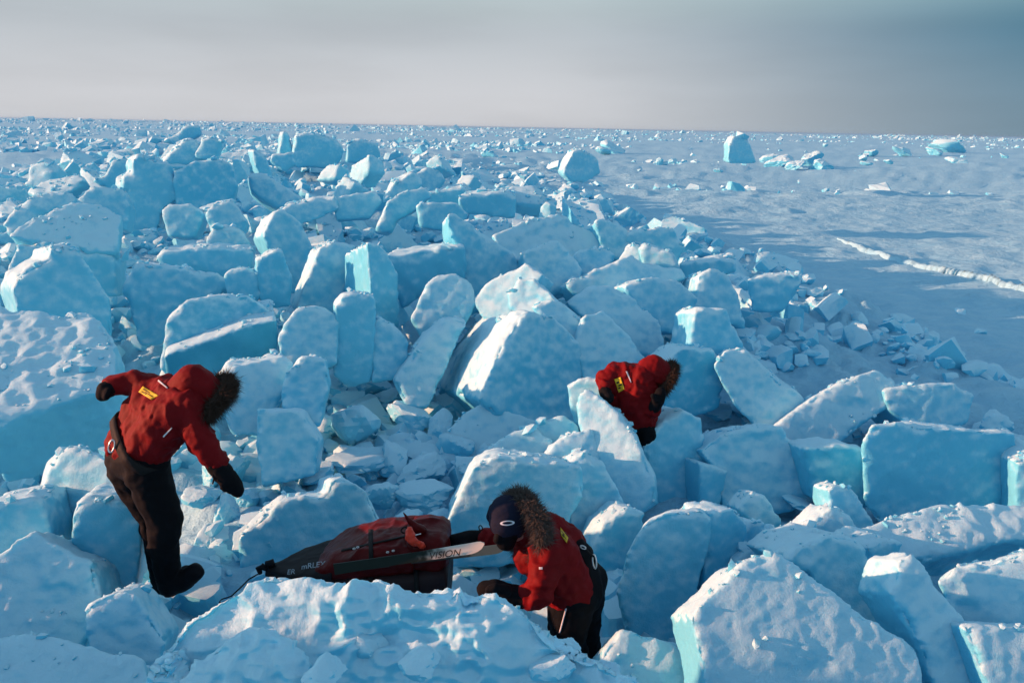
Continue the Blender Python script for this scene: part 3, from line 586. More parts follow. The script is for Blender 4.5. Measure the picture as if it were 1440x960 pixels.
# crumbs of snow lying on the ledges and tops of the blocks
cp, cs = [], []
for o in [o for o in scene.objects if o.get('category') in ('ice block', 'snow boulder') and o.parent is None]:
    me = o.data; nv = len(me.vertices)
    if nv < 400: continue
    co = np.empty(nv*3); me.vertices.foreach_get('co', co); no = np.empty(nv*3); me.vertices.foreach_get('normal', no); co, no = co.reshape(-1, 3), no.reshape(-1, 3)
    if max(o.scale) == 1 and not any(o.rotation_euler): w = co+np.array(o.location)
    else: mw = np.array(Matrix.LocRotScale(o.location, o.rotation_euler, o.scale)); w = co@mw[:3, :3].T+mw[:3, 3]; no = no@mw[:3, :3].T; no /= np.linalg.norm(no, axis=1)[:, None]
    top = np.nonzero(no[:, 2] > .62)[0]
    if len(top) < 5: continue
    dist = np.hypot(*w.mean(0)[:2]); k = int(min(50, 6+np.ptp(w[:, 0])*np.ptp(w[:, 1])*24))
    msk = top[fbm(w[top]*2.2, 2, 15) > .05]
    if len(msk) < 3: continue
    ii = rg.choice(msk, k); cp.append(w[ii]+np.array([0, 0, .002])); cs.append(np.exp(rg.normal(0, .55, k))*.011*(1+dist/9))
cp = np.vstack(cp); cs = np.concatenate(cs)
scatter('snow_crumbs', 'loose snow crumbs lying on top of the ice blocks', cp, cs, [(v, np.array(f)) for v, f in (chunk(800+k, 1, 7, 1.5) for k in range(8))], 9)
# the broken ice out to the horizon: bands of low ridges over the floes
n = 24000
yy = 55*np.exp(rg.uniform(0, 1, n)**0.8*math.log(3500/55)); xx = rg.uniform(-1.0, 1.0, n)*yy
q = np.stack([xx/95, yy/38, xx*0], -1)*(1/(1+yy/700))[:, None]
rdg = 1-np.abs(fbm(q, 3, 60))*1.9                       # long thin pressure ridges with level floes between
band = rdg+0.25*sst(0, -40, xx-0.05*yy)-0.45*sst(0, 50, xx)*sst(350, 60, yy)
nearl = (ridge(xx, yy) > .5) & (yy < 95)
keep = (band > .62) | (nearl & (rg.uniform(0, 1, n) < .6)) | (rg.uniform(0, 1, n) < .012)
band = np.clip(band-.25, .2, .8)
xx, yy, band = xx[keep], yy[keep], band[keep]
ss = np.exp(rg.normal(0, .5, len(xx)))*(0.24+0.0006*yy)*np.clip(.55+band, .4, 1.3)
T1 = [slab(900+k, 2, 0, (.35, .9)) for k in range(16)]; T1 = [(v, np.array(f)) for v, f in T1]
scatter('distant_ice_rubble', 'broken ice ridges reaching to the horizon', np.stack([xx, yy, G(xx, yy, False)-ss*.12], -1), ss, T1, 6, tilt=.62, flat=True)

# a ski track of raised snow drawn across the floe
tp = [(1178,332),(1200,341),(1225,350),(1262,360),(1300,371),(1330,379),(1350,382),(1385,391),(1410,399),(1445,409),(1520,430)]
pts = []
for (x0, y0), (x1, y1) in zip(tp[:-1], tp[1:]):
    for k in range(14):
        t = k/14; px, py = x0+(x1-x0)*t, y0+(y1-y0)*t; d = ground_hit(px, py, False); pts.append(P(px, py, d)[:2])
pts = np.array(pts)
from mathutils.bvhtree import BVHTree
gsel = (np.hypot(GX, GY) > 8) & (np.hypot(GX, GY) < 60) & (GX > 0) & (GY > 0)
gv = [v.co[:] for v in ground.data.vertices]; gs = gsel.ravel()
gtree = BVHTree.FromPolygons(gv, [tuple(p.vertices) for p in ground.data.polygons if gs[p.vertices[0]]])
def gz(x, y):
    h = gtree.ray_cast(Vector((x, y, 20)), Vector((0, 0, -1))); return h[0].z if h[0] else float(G(x, y))
V, Fs = [], []
for i, (x, y) in enumerate(pts):
    tdir = pts[min(i+2, len(pts)-1)]-pts[max(i-2, 0)]; tdir /= np.linalg.norm(tdir); nrm = np.array([-tdir[1], tdir[0]])
    w = 0.085*(1+.3*vnoise(np.array([[i*.23, 0, 0]]))[0])*min(1, .35+i/30)
    for k, (o_, h_) in enumerate(((-1.6, -.05), (-.8, .10), (.1, .16), (.8, .11), (1.6, -.05))):
        q = np.array([x, y])+nrm*o_*w; V.append((q[0], q[1], gz(*q)+h_*min(1, .4+i/30)*(1+.2*vnoise(np.array([[i*.5, k, 3]]))[0])))
m5 = 5
for i in range(len(pts)-1):
    for k in range(m5-1): Fs.append((i*m5+k, i*m5+k+1, (i+1)*m5+k+1, (i+1)*m5+k))
trk = mesh_obj('snow_crack_ridge', V, Fs, SNOW); trk['kind'] = 'structure'
# ---------------------------------------------------------------- people and their sled
from mathutils.bvhtree import BVHTree
def cloth(name, col, rough=.75, weave=900, sheen=.0, fold=14, var=.75, fold_d=.012):
    m, t, b = new_mat(name); L = t.links.new
    tcn = N(t, 'ShaderNodeTexCoord')
    def nz(s, d=4):
        n = N(t, 'ShaderNodeTexNoise'); n.inputs['Scale'].default_value = s; n.inputs['Detail'].default_value = d; L(tcn.outputs['Object'], n.inputs['Vector']); return n.outputs['Fac']
    L(mixc(t, mapr(t, nz(7), .3, .7, 0, 1), tuple(c*var for c in col), col), b.inputs['Base Color'])
    b.inputs['Roughness'].default_value = rough; b.inputs['Sheen Weight'].default_value = sheen; b.inputs['Specular IOR Level'].default_value = .12
    bp = N(t, 'ShaderNodeBump'); bp.inputs['Strength'].default_value = .7; bp.inputs['Distance'].default_value = fold_d; L(nz(fold, 3), bp.inputs['Height'])
    b2 = N(t, 'ShaderNodeBump'); b2.inputs['Strength'].default_value = .25; b2.inputs['Distance'].default_value = .001; L(nz(weave, 1), b2.inputs['Height']); L(bp.outputs[0], b2.inputs['Normal']); L(b2.outputs[0], b.inputs['Normal'])
    return m
def plain(name, col, rough=.5, metal=0.0):
    m, t, b = new_mat(name)
    n = N(t, 'ShaderNodeTexNoise'); n.inputs['Scale'].default_value = 30; n.inputs['Detail'].default_value = 4
    tcn = N(t, 'ShaderNodeTexCoord'); t.links.new(tcn.outputs['Object'], n.inputs['Vector'])
    t.links.new(mixc(t, mapr(t, n.outputs['Fac'], .35, .65, 0, 1), tuple(c*.8 for c in col), col), b.inputs['Base Color'])
    b.inputs['Roughness'].default_value = rough; b.inputs['Metallic'].default_value = metal; b.inputs['Specular IOR Level'].default_value = .25; return m
RED = cloth('red_parka_cloth', (.17, .003, .005), .7); BLACK = cloth('black_shell_cloth', (.003, .004, .006), .8, fold=10)
MITT = cloth('black_mitten_cloth', (.004, .005, .007), .85, fold=18); HATM = cloth('navy_knit', (.012, .016, .035), .9, weave=500)
SKIN = plain('wind_burnt_skin', (.42, .22, .16), .55); FURM = plain('brown_fur', (.055, .036, .026), .9); FURG = plain('grey_brown_fur', (.10, .085, .075), .9)
YEL = plain('yellow_patch', (.72, .50, .03), .6); INK = plain('dark_print', (.03, .025, .02), .7); WEB = cloth('black_webbing', (.016, .015, .015), .7)
METAL = plain('brushed_alloy', (.75, .72, .68), .28, 1.0); REFL = plain('reflective_tape', (.75, .77, .8), .35)
BOOTM = cloth('black_boot', (.005, .005, .007), .65)

def capsule(a, ra, b, rb, seg=14, rings=5):
    a, b = np.asarray(a, float), np.asarray(b, float); ax = b-a; L_ = np.linalg.norm(ax)
    ax = ax/L_ if L_ > 1e-6 else np.array([0, 0, 1.0])
    t = np.cross(ax, [0.3, 0.9, 0.2]); t /= np.linalg.norm(t); s = np.cross(ax, t)
    prof = [(-ra*math.cos(k/rings*math.pi/2), ra*math.sin(k/rings*math.pi/2)) for k in range(1, rings+1)]
    prof += [(L_+rb*math.sin(k/rings*math.pi/2), rb*math.cos(k/rings*math.pi/2)) for k in range(0, rings)]
    V = [a-ax*ra]; F = []
    for h, r in prof:
        for k in range(seg):
            q = 2*math.pi*k/seg; V.append(a+ax*h+(t*math.cos(q)+s*math.sin(q))*r)
    V.append(b+ax*rb); n = len(prof)
    for k in range(seg):
        F.append((0, 1+(k+1) % seg, 1+k)); F.append((len(V)-1, 1+(n-1)*seg+k, 1+(n-1)*seg+(k+1) % seg))
        for i in range(n-1): F.append((1+i*seg+k, 1+i*seg+(k+1) % seg, 1+(i+1)*seg+(k+1) % seg, 1+(i+1)*seg+k))
    return V, F
def fold_disp(amp, sc=9.0):
    def f(w, no, seed):
        o = seed*1.9
        q = w+.05*np.stack([vnoise(w*5+k*7+o, 3+k) for k in range(3)], -1)
        r1 = (.5-np.abs(vnoise(q*np.array([sc, sc, sc*1.7])+o, 5)))*amp
        return r1+fbm(q*sc*2.1+o, 2, 9)*amp*.35
    return f
PSEED = 1000
def figure(name, parent, caps, mat, vox=.012, it=5, disp=None):
    """one continuous surface grown round a chain of tapered limbs; caps = [((point, radius), (point, radius)), ...]"""
    global PSEED; PSEED += 1
    V, F, n = [], [], 0
    for (a, ra), (b, rb) in caps:
        v, f = capsule(a, ra, b, rb); V += v; F += [tuple(i+n for i in x) for x in f]; n += len(v)
    org = np.asarray(parent.location)
    o = solid(name, V, F, vox, it, disp, org, mat, PSEED)
    o.parent = parent; o.location = (0, 0, 0)
    return o
def chain(*pts): return [(pts[i], pts[i+1]) for i in range(len(pts)-1)]
def child_mesh(name, parent, V, F, mat, smooth=True):
    V = np.asarray(V, float)-np.asarray(parent.location if parent.parent is None else parent.parent.location)
    o = mesh_obj(name, V, F, mat, smooth=smooth); o.parent = parent; return o
def tube(pts, r, seg=8, closed=False):
    pts = [np.asarray(p, float) for p in pts]; n = len(pts); V, F = [], []
    for i, p in enumerate(pts):
        t = (pts[(i+1) % n]-pts[i-1]) if closed else (pts[min(i+1, n-1)]-pts[max(i-1, 0)])
        t /= np.linalg.norm(t)+1e-9; u = np.cross(t, [.21, .34, .91]); u /= np.linalg.norm(u); w = np.cross(t, u); rr = r[i] if hasattr(r, '__len__') else r
        V += [p+(u*math.cos(2*math.pi*k/seg)+w*math.sin(2*math.pi*k/seg))*rr for k in range(seg)]
    for i in range(n if closed else n-1):
        j = (i+1) % n
        F += [(i*seg+k, i*seg+(k+1) % seg, j*seg+(k+1) % seg, j*seg+k) for k in range(seg)]
    if not closed: F += [tuple(range(seg-1, -1, -1)), tuple((n-1)*seg+k for k in range(seg))]
    return V, F
def fur(name, parent, c, nrm, rx, ry, upv, mat, n=2600, ln=.075, arc=(0, 2*math.pi), thick=.035, seed=1, back=.3):
    rg = np.random.default_rng(seed); c = np.asarray(c, float); nrm = np.asarray(nrm, float)/np.linalg.norm(nrm)
    u = np.asarray(upv, float); u = u-(u@nrm)*nrm; u /= np.linalg.norm(u); s = np.cross(nrm, u); V, F = [], []
    ring = [c+s*rx*math.cos(a)+u*ry*math.sin(a) for a in np.linspace(arc[0], arc[1], 36)]
    v, f = tube(ring, thick, 8); V += v; F += f
    for k in range(n):
        a = rg.uniform(*arc); rad = s*math.cos(a)+u*math.sin(a); p = c+s*rx*math.cos(a)+u*ry*math.sin(a)
        d = rad*rg.uniform(.0, .9)+nrm*rg.uniform(-back, 1.0)+rg.normal(0, .45, 3); d /= np.linalg.norm(d)
        p = p+d*thick*.8; L_ = ln*rg.uniform(.4, 1.35)*(1+.25*math.sin(a*5+seed)*math.sin(a*11)); w = np.cross(d, rg.normal(size=3)); w = w/np.linalg.norm(w)*.0019
        e = d*L_+rg.normal(0, .012, 3)+np.array([0, 0, -.010]); m_ = p+d*L_*.5; b = len(V)
        V += [p-w, p+w, m_+w*.8, m_-w*.8, p+e]; F += [(b, b+1, b+2, b+3), (b+3, b+2, b+4)]
    return child_mesh(name, parent, V, F, mat, False)
def bvh(o):
    me = o.data; off = np.asarray(o.parent.location if o.parent else o.location)
    return BVHTree.FromPolygons([tuple(np.asarray(v.co[:])+off) for v in me.vertices], [tuple(p.vertices) for p in me.polygons])
def on_surface(tree, px, py, lift=.006, fallback=None):
    v = ray(px, py); v = v/np.linalg.norm(v); h = tree.ray_cast(Vector(CAM), Vector(v), 60)
    if h[0] is None: return None
    return np.asarray(h[0])-v*lift
def patch(name, parent, tree, quad, mat, nu=8, nv=6, lift=.006, round_=0):
    q = np.array(quad, float); V, F, ids = [], [], {}
    for j in range(nv+1):
        for i in range(nu+1):
            a, b = i/nu, j/nv; p = (1-b)*((1-a)*q[0]+a*q[1])+b*((1-a)*q[3]+a*q[2]); w = on_surface(tree, p[0], p[1], lift)
            if w is not None: ids[i, j] = len(V); V.append(w)
    for j in range(nv):
        for i in range(nu):
            k = [(i, j), (i, j+1), (i+1, j+1), (i+1, j)]
            if all(x in ids for x in k): F.append(tuple(ids[x] for x in k))
    if not F: return None
    o = child_mesh(name, parent, V, F, mat); md = o.modifiers.new('t', 'SOLIDIFY'); md.thickness = .004; md.offset = 0; return o
def stadium_band(name, parent, L, Rr, r, axis, h, mat, n=40):
    """a strap round the waist: a band following two side-by-side body cores"""
    L, Rr, axis = map(lambda x: np.asarray(x, float), (L, Rr, axis)); axis /= np.linalg.norm(axis); c = (L+Rr)/2; e = L-c; e = e-(e@axis)*axis; hw = np.linalg.norm(e); e /= hw; f = np.cross(axis, e)
    V, F = [], []
    for k in range(n):
        a = 2*math.pi*k/n; p = c+e*(math.cos(a)*r+np.sign(math.cos(a))*hw*min(1, abs(math.cos(a))*2.2))+f*math.sin(a)*r
        o_ = (e*math.cos(a)+f*math.sin(a))*.012
        V += [p-axis*h/2, p-axis*h/2+o_, p+axis*h/2+o_, p+axis*h/2]
    for k in range(n):
        j = (k+1) % n
        F += [(k*4+i, j*4+i, j*4+(i+1) % 4, k*4+(i+1) % 4) for i in range(4)]
    return child_mesh(name, parent, V, F, mat)
def ringlink(name, parent, px, py, d, w, h, r, mat, ang=0):
    c = P(px, py, d); pts = []
    for k in range(20):
        a = 2*math.pi*k/20; x, y = math.cos(a)*w/2, math.sin(a)*h/2; ca, sa = math.cos(ang), math.sin(ang)
        pts.append(c+rt*(x*ca-y*sa)+up*(x*sa+y*ca))
    v, f = tube(pts, r, 6, True); return child_mesh(name, parent, v, f, mat)
def empty(name, loc): o = bpy.data.objects.new(name, None); C.objects.link(o); o.location = tuple(loc); o.empty_display_size = .2; return o

# ---- the person stepping down through the blocks
D = 4.55
def J(x, y, dz, r): return (P(x, y, D+dz), r)
p1 = empty('person', P(238, 838, D)); tag(p1, 'person in red parka and black trousers stepping down, one arm flung back', 'person', 'expedition members among the ice blocks')
jk = chain(J(181,622,.09,0.137), J(212,572,.09,0.137), J(230,552,.11,0.105)) + chain(J(206,632,-.06,0.137), J(240,588,-.07,0.146), J(262,572,-.09,0.114)) \
   + chain(J(194,627,.02,0.141), J(228,580,.02,0.150), J(246,562,.02,0.127), J(262,552,.02,0.100)) + chain(J(230,552,.11,0.100), J(262,572,-.09,0.109)) \
   + chain(J(228,550,.12,.086), J(188,538,.15,.072), J(161,542,.13,.062)) + chain(J(264,574,-.10,0.098), J(282,616,-.15,0.080), J(304,648,-.16,0.064))
jacket1 = figure('jacket', p1, jk, RED, .011, 4, fold_disp(.024, 9))
tr = chain(J(181,645,.09,0.137), J(186,660,.10,0.137), J(216,728,.10,0.098), J(224,765,.09,0.091), J(228,806,.09,0.071)) + chain(J(206,648,-.06,0.137), J(208,668,-.07,0.129), J(233,735,-.08,0.100), J(229,770,-.06,0.091), J(237,812,-.05,0.075)) + chain(J(181,645,.09,0.137), J(206,648,-.06,0.138))
trousers1 = figure('trousers', p1, tr, BLACK, .012, 4, fold_disp(.014, 8))
figure('body', p1, chain(J(190,640,.02,0.091), J(228,580,.02,0.100), J(255,560,.02,0.055), J(278,545,.02,0.077), J(288,553,.02,0.068)) + chain(J(190,640,.08,0.073), J(216,730,.10,0.055), J(228,812,.09,0.041)) + chain(J(200,645,-.04,0.073), J(233,735,-.08,0.055), J(237,818,-.05,0.041)) + chain(J(235,560,.1,0.055), J(188,538,.15,.036), J(161,542,.13,.030), J(151,547,.09,.026)) + chain(J(255,572,-.06,0.055), J(282,616,-.15,0.041), J(322,672,-.17,0.027)), SKIN, .014, 4)
hood1 = figure('hood', p1, chain(J(252,556,.02,0.105), J(270,542,.02,0.116), J(283,548,.02,0.114)) + chain(J(272,538,.02,0.111), J(290,552,.02,0.105)), RED, .011, 4, fold_disp(.012, 9))
fdir = P(312, 578, D+.10)-P(276, 546, D+.02)
fur('fur_ruff', p1, P(295, 560, D+.02), fdir, .118, .128, up, FURM, 11000, .052, seed=2, thick=.04)
figure('mitten', p1, chain(J(303,650,-.16,.062), J(316,668,-.17,.060), J(328,682,-.17,.054), J(334,690,-.17,.038)) + chain(J(312,664,-.19,.034), J(314,680,-.21,.026), J(316,688,-.21,.021)), MITT, .008, 4, fold_disp(.006, 16))
figure('mitten', p1, chain(J(160,543,.12,.054), J(150,547,.09,.054), J(145,555,.07,.042)) + chain(J(153,550,.05,.026), J(149,558,.03,.020)), MITT, .009, 4, fold_disp(.006, 16))
figure('boot', p1, chain(J(236,800,-.05,.082), J(238,822,-.05,.072), J(258,816,-.06,.066), J(274,804,-.07,.056)) + chain(J(238,826,-.05,.06), J(272,808,-.07,.05)), BOOTM, .009, 4, fold_disp(.006, 14))
figure('boot', p1, chain(J(228,800,.09,.080), J(229,820,.09,.070), J(247,818,.10,.062), J(262,806,.10,.054)), BOOTM, .009, 4, fold_disp(.006, 14))
ax1 = P(246,562,D+.02)-P(194,627,D+.02)
stadium_band('hip_belt', p1, P(183,616,D+.09), P(210,628,D-.06), 0.145, ax1, .060, WEB)
ringlink('carabiner', p1, 157, 627, D-.14, .034, .075, .006, METAL, -.25)
ringlink('cord_loop', p1, 303, 668, D-.22, .030, .075, .004, WEB, .2)
v, f = tube([P(x, y, D-.19) for x, y in ((296,655),(298,664),(301,672),(299,680))], .005); child_mesh('cord', p1, v, f, WEB)
# ---- the person bent over the sled
D2 = 4.5
def K(x, y, dz, r): return (P(x, y, D2+dz), r)
p2 = empty('person', P(815, 935, D2)); tag(p2, 'person in navy hat and fur-trimmed red parka bent over the sled', 'person', 'expedition members among the ice blocks')
jk = chain(K(800,828,-.07,.155), K(780,785,-.07,.165), K(770,768,-.07,.13)) + chain(K(812,815,.12,.150), K(790,768,.13,.155), K(770,748,.13,.12)) + chain(K(770,772,-.08,.128), K(752,752,.10,.125)) \
   + chain(K(770,778,-.14,.108), K(762,812,-.24,.090), K(757,836,-.28,.078), K(742,838,-.27,.070)) + chain(K(748,750,.14,.100), K(712,757,.22,.074), K(682,757,.26,.064)) + chain(K(778,790,.0,.16), K(752,780,.0,.13))
jacket2 = figure('jacket', p2, jk, RED, .011, 4, fold_disp(.024, 9))
tr = chain(K(806,838,-.06,.160), K(800,868,-.10,.135), K(798,900,-.10,.115), K(812,945,-.06,.092)) + chain(K(818,825,.10,.160), K(818,862,.10,.130), K(820,895,.08,.110), K(828,940,.08,.090)) + chain(K(806,838,-.06,.160), K(820,818,.10,.158)) \
   + chain(K(812,828,0,.165), K(806,785,.06,.140))
trousers2 = figure('bib_trousers', p2, tr, BLACK, .012, 4, fold_disp(.013, 8))
figure('body', p2, chain(K(812,825,.02,.10), K(785,785,.02,.11), K(752,756,.02,.07), K(728,738,.0,.085), K(718,742,-.01,.09)) + chain(K(712,738,-.05,.078), K(712,758,-.06,.052)) + chain(K(703,748,-.11,.012), K(701,754,-.125,.016)) \
   + chain(K(812,835,-.05,.09), K(800,895,-.1,.06), K(812,945,-.06,.045)) + chain(K(818,830,.09,.09), K(820,895,.08,.06), K(828,945,.08,.045)) + chain(K(770,778,-.12,.05), K(757,834,-.28,.04), K(735,839,-.27,.03), K(700,832,-.25,.025)) + chain(K(750,750,.13,.06), K(712,757,.22,.045), K(650,757,.27,.03)), SKIN, .011, 3)
hood2 = figure('hood', p2, chain(K(752,752,.05,.125), K(745,738,.04,.125)) + chain(K(760,756,.04,.11), K(750,745,.04,.12)), RED, .012, 4, fold_disp(.012, 9))
hat2 = figure('hat', p2, chain(K(714,722,-.03,.118), K(722,720,.0,.112)) + chain(K(713,732,-.05,.112), K(724,734,.0,.105)), HATM, .009, 4, fold_disp(.004, 12))
earf = figure('ear_flap', p2, chain(K(694,714,.02,.030), K(691,726,.02,.034), K(695,736,.02,.026)), HATM, .008, 4)
figure('dark_face_shell', p2, chain(K(714,742,-.06,.088), K(711,760,-.07,.062)) + chain(K(703,750,-.11,.03), K(700,758,-.11,.03)), MITT, .009, 4, fold_disp(.004, 20))  # black shell added over the lower face to make it dark
fdir = P(690, 760, D2-.12)-P(742, 736, D2+.04)
fur('fur_ruff', p2, P(740, 740, D2+.0), fdir, .165, .180, up, FURG, 15000, .050, seed=4, thick=.055, back=.7)
figure('mitten', p2, chain(K(738,840,-.27,.064), K(715,836,-.26,.066), K(696,830,-.25,.068), K(684,829,-.24,.058)) + chain(K(712,830,-.30,.036), K(696,826,-.32,.028), K(688,828,-.32,.022)), MITT, .009, 4, fold_disp(.006, 16))
figure('mitten', p2, chain(K(686,757,.26,.060), K(664,758,.27,.060), K(642,760,.28,.052)) + chain(K(662,764,.22,.03), K(650,768,.2,.024)), MITT, .009, 4, fold_disp(.006, 16))
figure('boot', p2, chain(K(812,950,-.06,.075), K(810,972,-.08,.066), K(788,975,-.12,.055)), BOOTM, .011, 3)
figure('boot', p2, chain(K(828,945,.08,.075), K(828,966,.08,.066), K(808,970,.05,.055)), BOOTM, .011, 3)
ringlink('carabiner', p2, 836, 789, D2-.12, .022, .085, .006, METAL, .12)
ringlink('harness_ring', p2, 820, 769, D2-.12, .035, .015, .005, METAL, -.4)
v, f = tube([P(x, y, D2-.12) for x, y in ((818,768),(824,772),(830,778),(835,782))], .006); child_mesh('harness_strap', p2, v, f, WEB)
ringlink('zip_pull', p2, 676, 742, D2+.2, .022, .034, .004, WEB, .3)
# ---- the person crouching behind the leaning slab
D3 = 7.15
def M_(x, y, dz, r): return (P(x, y, D3+dz), r)
p3_ = empty('person', P(905, 690, D3)); tag(p3_, 'person in red parka crouching between leaning ice slabs with hood up', 'person', 'expedition members among the ice blocks')
jk = chain(M_(872,575,.04,.150), M_(872,545,.03,.165), M_(868,528,.03,.12)) + chain(M_(900,585,-.04,.160), M_(895,550,-.05,.165), M_(902,530,-.04,.125)) + chain(M_(866,527,.03,.12), M_(904,530,-.04,.12)) + chain(M_(886,590,0,.16), M_(884,545,0,.17)) \
   + chain(M_(866,526,.03,.110), M_(851,533,-.03,.085), M_(850,546,-.12,.070)) + chain(M_(904,534,-.05,.105), M_(914,560,-.12,.090), M_(918,575,-.18,.072))
jacket3 = figure('jacket', p3_, jk, RED, .013, 4, fold_disp(.024, 9))
tr = chain(M_(884,592,.03,.155), M_(890,625,-.05,.13), M_(895,680,-.05,.10)) + chain(M_(900,596,-.04,.155), M_(908,610,-.10,.110), M_(905,650,-.05,.11), M_(905,690,-.05,.09))
figure('trousers', p3_, tr, BLACK, .015, 4, fold_disp(.013, 8))
figure('body', p3_, chain(M_(890,590,0,.10), M_(886,545,0,.11), M_(900,528,0,.07), M_(918,523,0,.085), M_(926,527,-.02,.08)) + chain(M_(890,595,.02,.08), M_(892,640,-.05,.06), M_(896,690,-.05,.045)) + chain(M_(897,595,-.03,.08), M_(906,640,-.06,.06), M_(905,692,-.05,.045)) + chain(M_(870,530,.03,.06), M_(851,533,-.03,.045), M_(852,556,-.18,.03)) + chain(M_(902,533,-.05,.06), M_(914,560,-.12,.045), M_(925,560,-.2,.03)), SKIN, .016, 3)
figure('hood', p3_, chain(M_(902,532,-.01,.115), M_(914,522,0,.135), M_(926,524,0,.130)) + chain(M_(920,516,0,.115), M_(932,526,-.01,.115)), RED, .013, 4, fold_disp(.012, 9))
fdir = P(962, 544, D3+.02)-P(918, 522, D3)
fur('fur_ruff', p3_, P(936, 531, D3-.0), fdir, .105, .118, up, FURM, 7000, .050, seed=6, thick=.04)
figure('mitten', p3_, chain(M_(920,572,-.2,.060), M_(926,562,-.22,.060), M_(929,552,-.22,.052)) + chain(M_(922,562,-.26,.03), M_(918,556,-.27,.024)), MITT, .011, 4)
figure('mitten', p3_, chain(M_(850,548,-.13,.058), M_(853,556,-.20,.058), M_(856,560,-.24,.05)) + chain(M_(856,553,-.2,.03), M_(861,557,-.24,.022)), MITT, .011, 4)
figure('boot', p3_, chain(M_(896,690,-.05,.075), M_(896,705,-.05,.065), M_(904,708,-.2,.055)), BOOTM, .014, 3)
figure('boot', p3_, chain(M_(905,692,-.05,.075), M_(906,707,-.05,.065), M_(914,710,-.2,.055)), BOOTM, .014, 3)
finish_pending()
for root, jac, quads in ((p1, jacket1, [(YEL, 'back_patch', [(201,543),(223,556),(213,562),(195,551)]), (REFL, 'reflective_strip', [(223,534),(236,545),(235,546),(222,536)]), (REFL, 'pocket_zip', [(229,613),(241,601),(242,602),(230,615)])]),
                         (p2, jacket2, [(YEL, 'back_patch', [(788,741),(799,756),(797,763),(789,752)]), (REFL, 'chest_badge', [(758,797),(763,797),(763,800),(758,800)])]),
                         (p3_, jacket3, [(YEL, 'back_patch', [(864,533),(873,530),(878,547),(870,552)]), (REFL, 'reflective_strip', [(880,522),(882,522),(888,537),(887,538)])])):
    tree = bvh(jac)
    for mt, nm, q in quads:
        o = patch(nm, root, tree, q, mt)
        if nm == 'back_patch' and o is not None:
            q = np.array(q, float); tr_ = lambda a, b: (1-b)*((1-a)*q[0]+a*q[1])+b*((1-a)*q[3]+a*q[2])
            for a0, a1, b0, b1 in ((.12, .55, .25, .37), (.3, .85, .5, .6), (.15, .5, .68, .78)):
                patch('print_line', o, tree, [tr_(a0, b0), tr_(a1, b0), tr_(a1, b1), tr_(a0, b1)], INK, 5, 1, .010)
tree = bvh(trousers2)
patch('reflective_strip', p2, tree, [(795,855),(797,855),(788,889),(786,889)], REFL, 2, 10)
tree = bvh(hat2)
el = []
for k in range(28):
    a = 2*math.pi*k/28
    for rx, ry in ((10.5, 3.6), (7.2, 1.9)):
        w = on_surface(tree, 713.5+rx*math.cos(a)*.985, 735-ry*math.sin(a)+rx*math.cos(a)*-.06, .005); el.append(w)
if all(w is not None for w in el):
    child_mesh('hat_emblem', p2, el, [(2*k, 2*k+1, (2*k+3) % 56, (2*k+2) % 56) for k in range(28)], REFL)

# ---------------------------------------------------------------- the sled
SHELL = plain('dark_red_sled_shell', (.016, .003, .004), .5); TARP = cloth('red_sled_cover', (.10, .003, .003), .42, fold=12, var=.6); BLK = plain('black_sled_nose', (.004, .004, .006), .7); ORG = plain('orange_red_stuff_sack', (.75, .05, .02), .4)
DS = 4.78
sled = empty('haul_sled', P(520, 845, DS)); tag(sled, 'loaded black and red haul sled nosing down behind the snow bank', 'sled')
def loft(name, parent, stations, mat, seg=28, sq=.5, disp=None, vox=None):
    """stations: (px, top_py, bottom_py, half_depth_m, depth_offset)"""
    V, F = [], []
    for x, t_, b_, hd, do in stations:
        a, b = P(x, t_, DS+do), P(x, b_, DS+do); c = (a+b)/2; hv = (a-b)/2
        for k in range(seg):
            q = 2*math.pi*k/seg; cs, sn = math.cos(q), math.sin(q); e = lambda z: math.copysign(abs(z)**sq, z)
            V.append(c+hv*e(sn)+np.array([0.0, 1, 0])*hd*e(cs))
    n = len(stations)
    for i in range(n-1):
        for k in range(seg): F.append((i*seg+k, i*seg+(k+1) % seg, (i+1)*seg+(k+1) % seg, (i+1)*seg+k))
    F += [tuple(range(seg-1, -1, -1)), tuple((n-1)*seg+k for k in range(seg))]
    if disp is None: return child_mesh(name, parent, V, F, mat)
    org = np.asarray(sled.location); o = solid(name, V, F, vox, 2, disp, org, mat, 77+len(name)); o.parent = parent; o.location = (0, 0, 0); return o
hull = loft('hull', sled, [(392,797,812,.05,.10), (420,790,828,.16,.09), (470,784,846,.24,.07), (540,778,852,.27,.04), (600,774,848,.27,.01), (630,772,842,.26,.0), (634,778,838,.25,.0)], SHELL, disp=fold_disp(.004, 5), vox=.010)
nose = loft('nose_cover', sled, [(374,798,808,.03,.11), (392,793,806,.08,.10), (420,786,804,.19,.09), (455,779,803,.25,.075), (478,774,802,.265,.065)], BLK, disp=fold_disp(.006, 8), vox=.009)
cover = loft('load_cover', sled, [(452,778,798,.20,.07), (470,766,795,.23,.065), (495,756,792,.24,.055), (530,747,788,.25,.04), (560,745,786,.25,.03), (585,744,784,.24,.02)], TARP, disp=fold_disp(.020, 7), vox=.010)
rear = loft('rear_bag', sled, [(574,744,784,.16,.015), (580,739,784,.21,.01), (600,738,784,.23,.01), (620,741,784,.22,.0), (630,748,782,.19,.0), (633,756,780,.15,.0)], TARP, disp=fold_disp(.018, 7), vox=.010)
figure('bag_horn', sled, [((P(567,720,DS-.1), .004), (P(574,730,DS-.1), .014)), ((P(574,730,DS-.1), .014), (P(584,741,DS-.1), .032)), ((P(584,741,DS-.1), .032), (P(592,746,DS-.08), .04))], TARP, .006, 3)
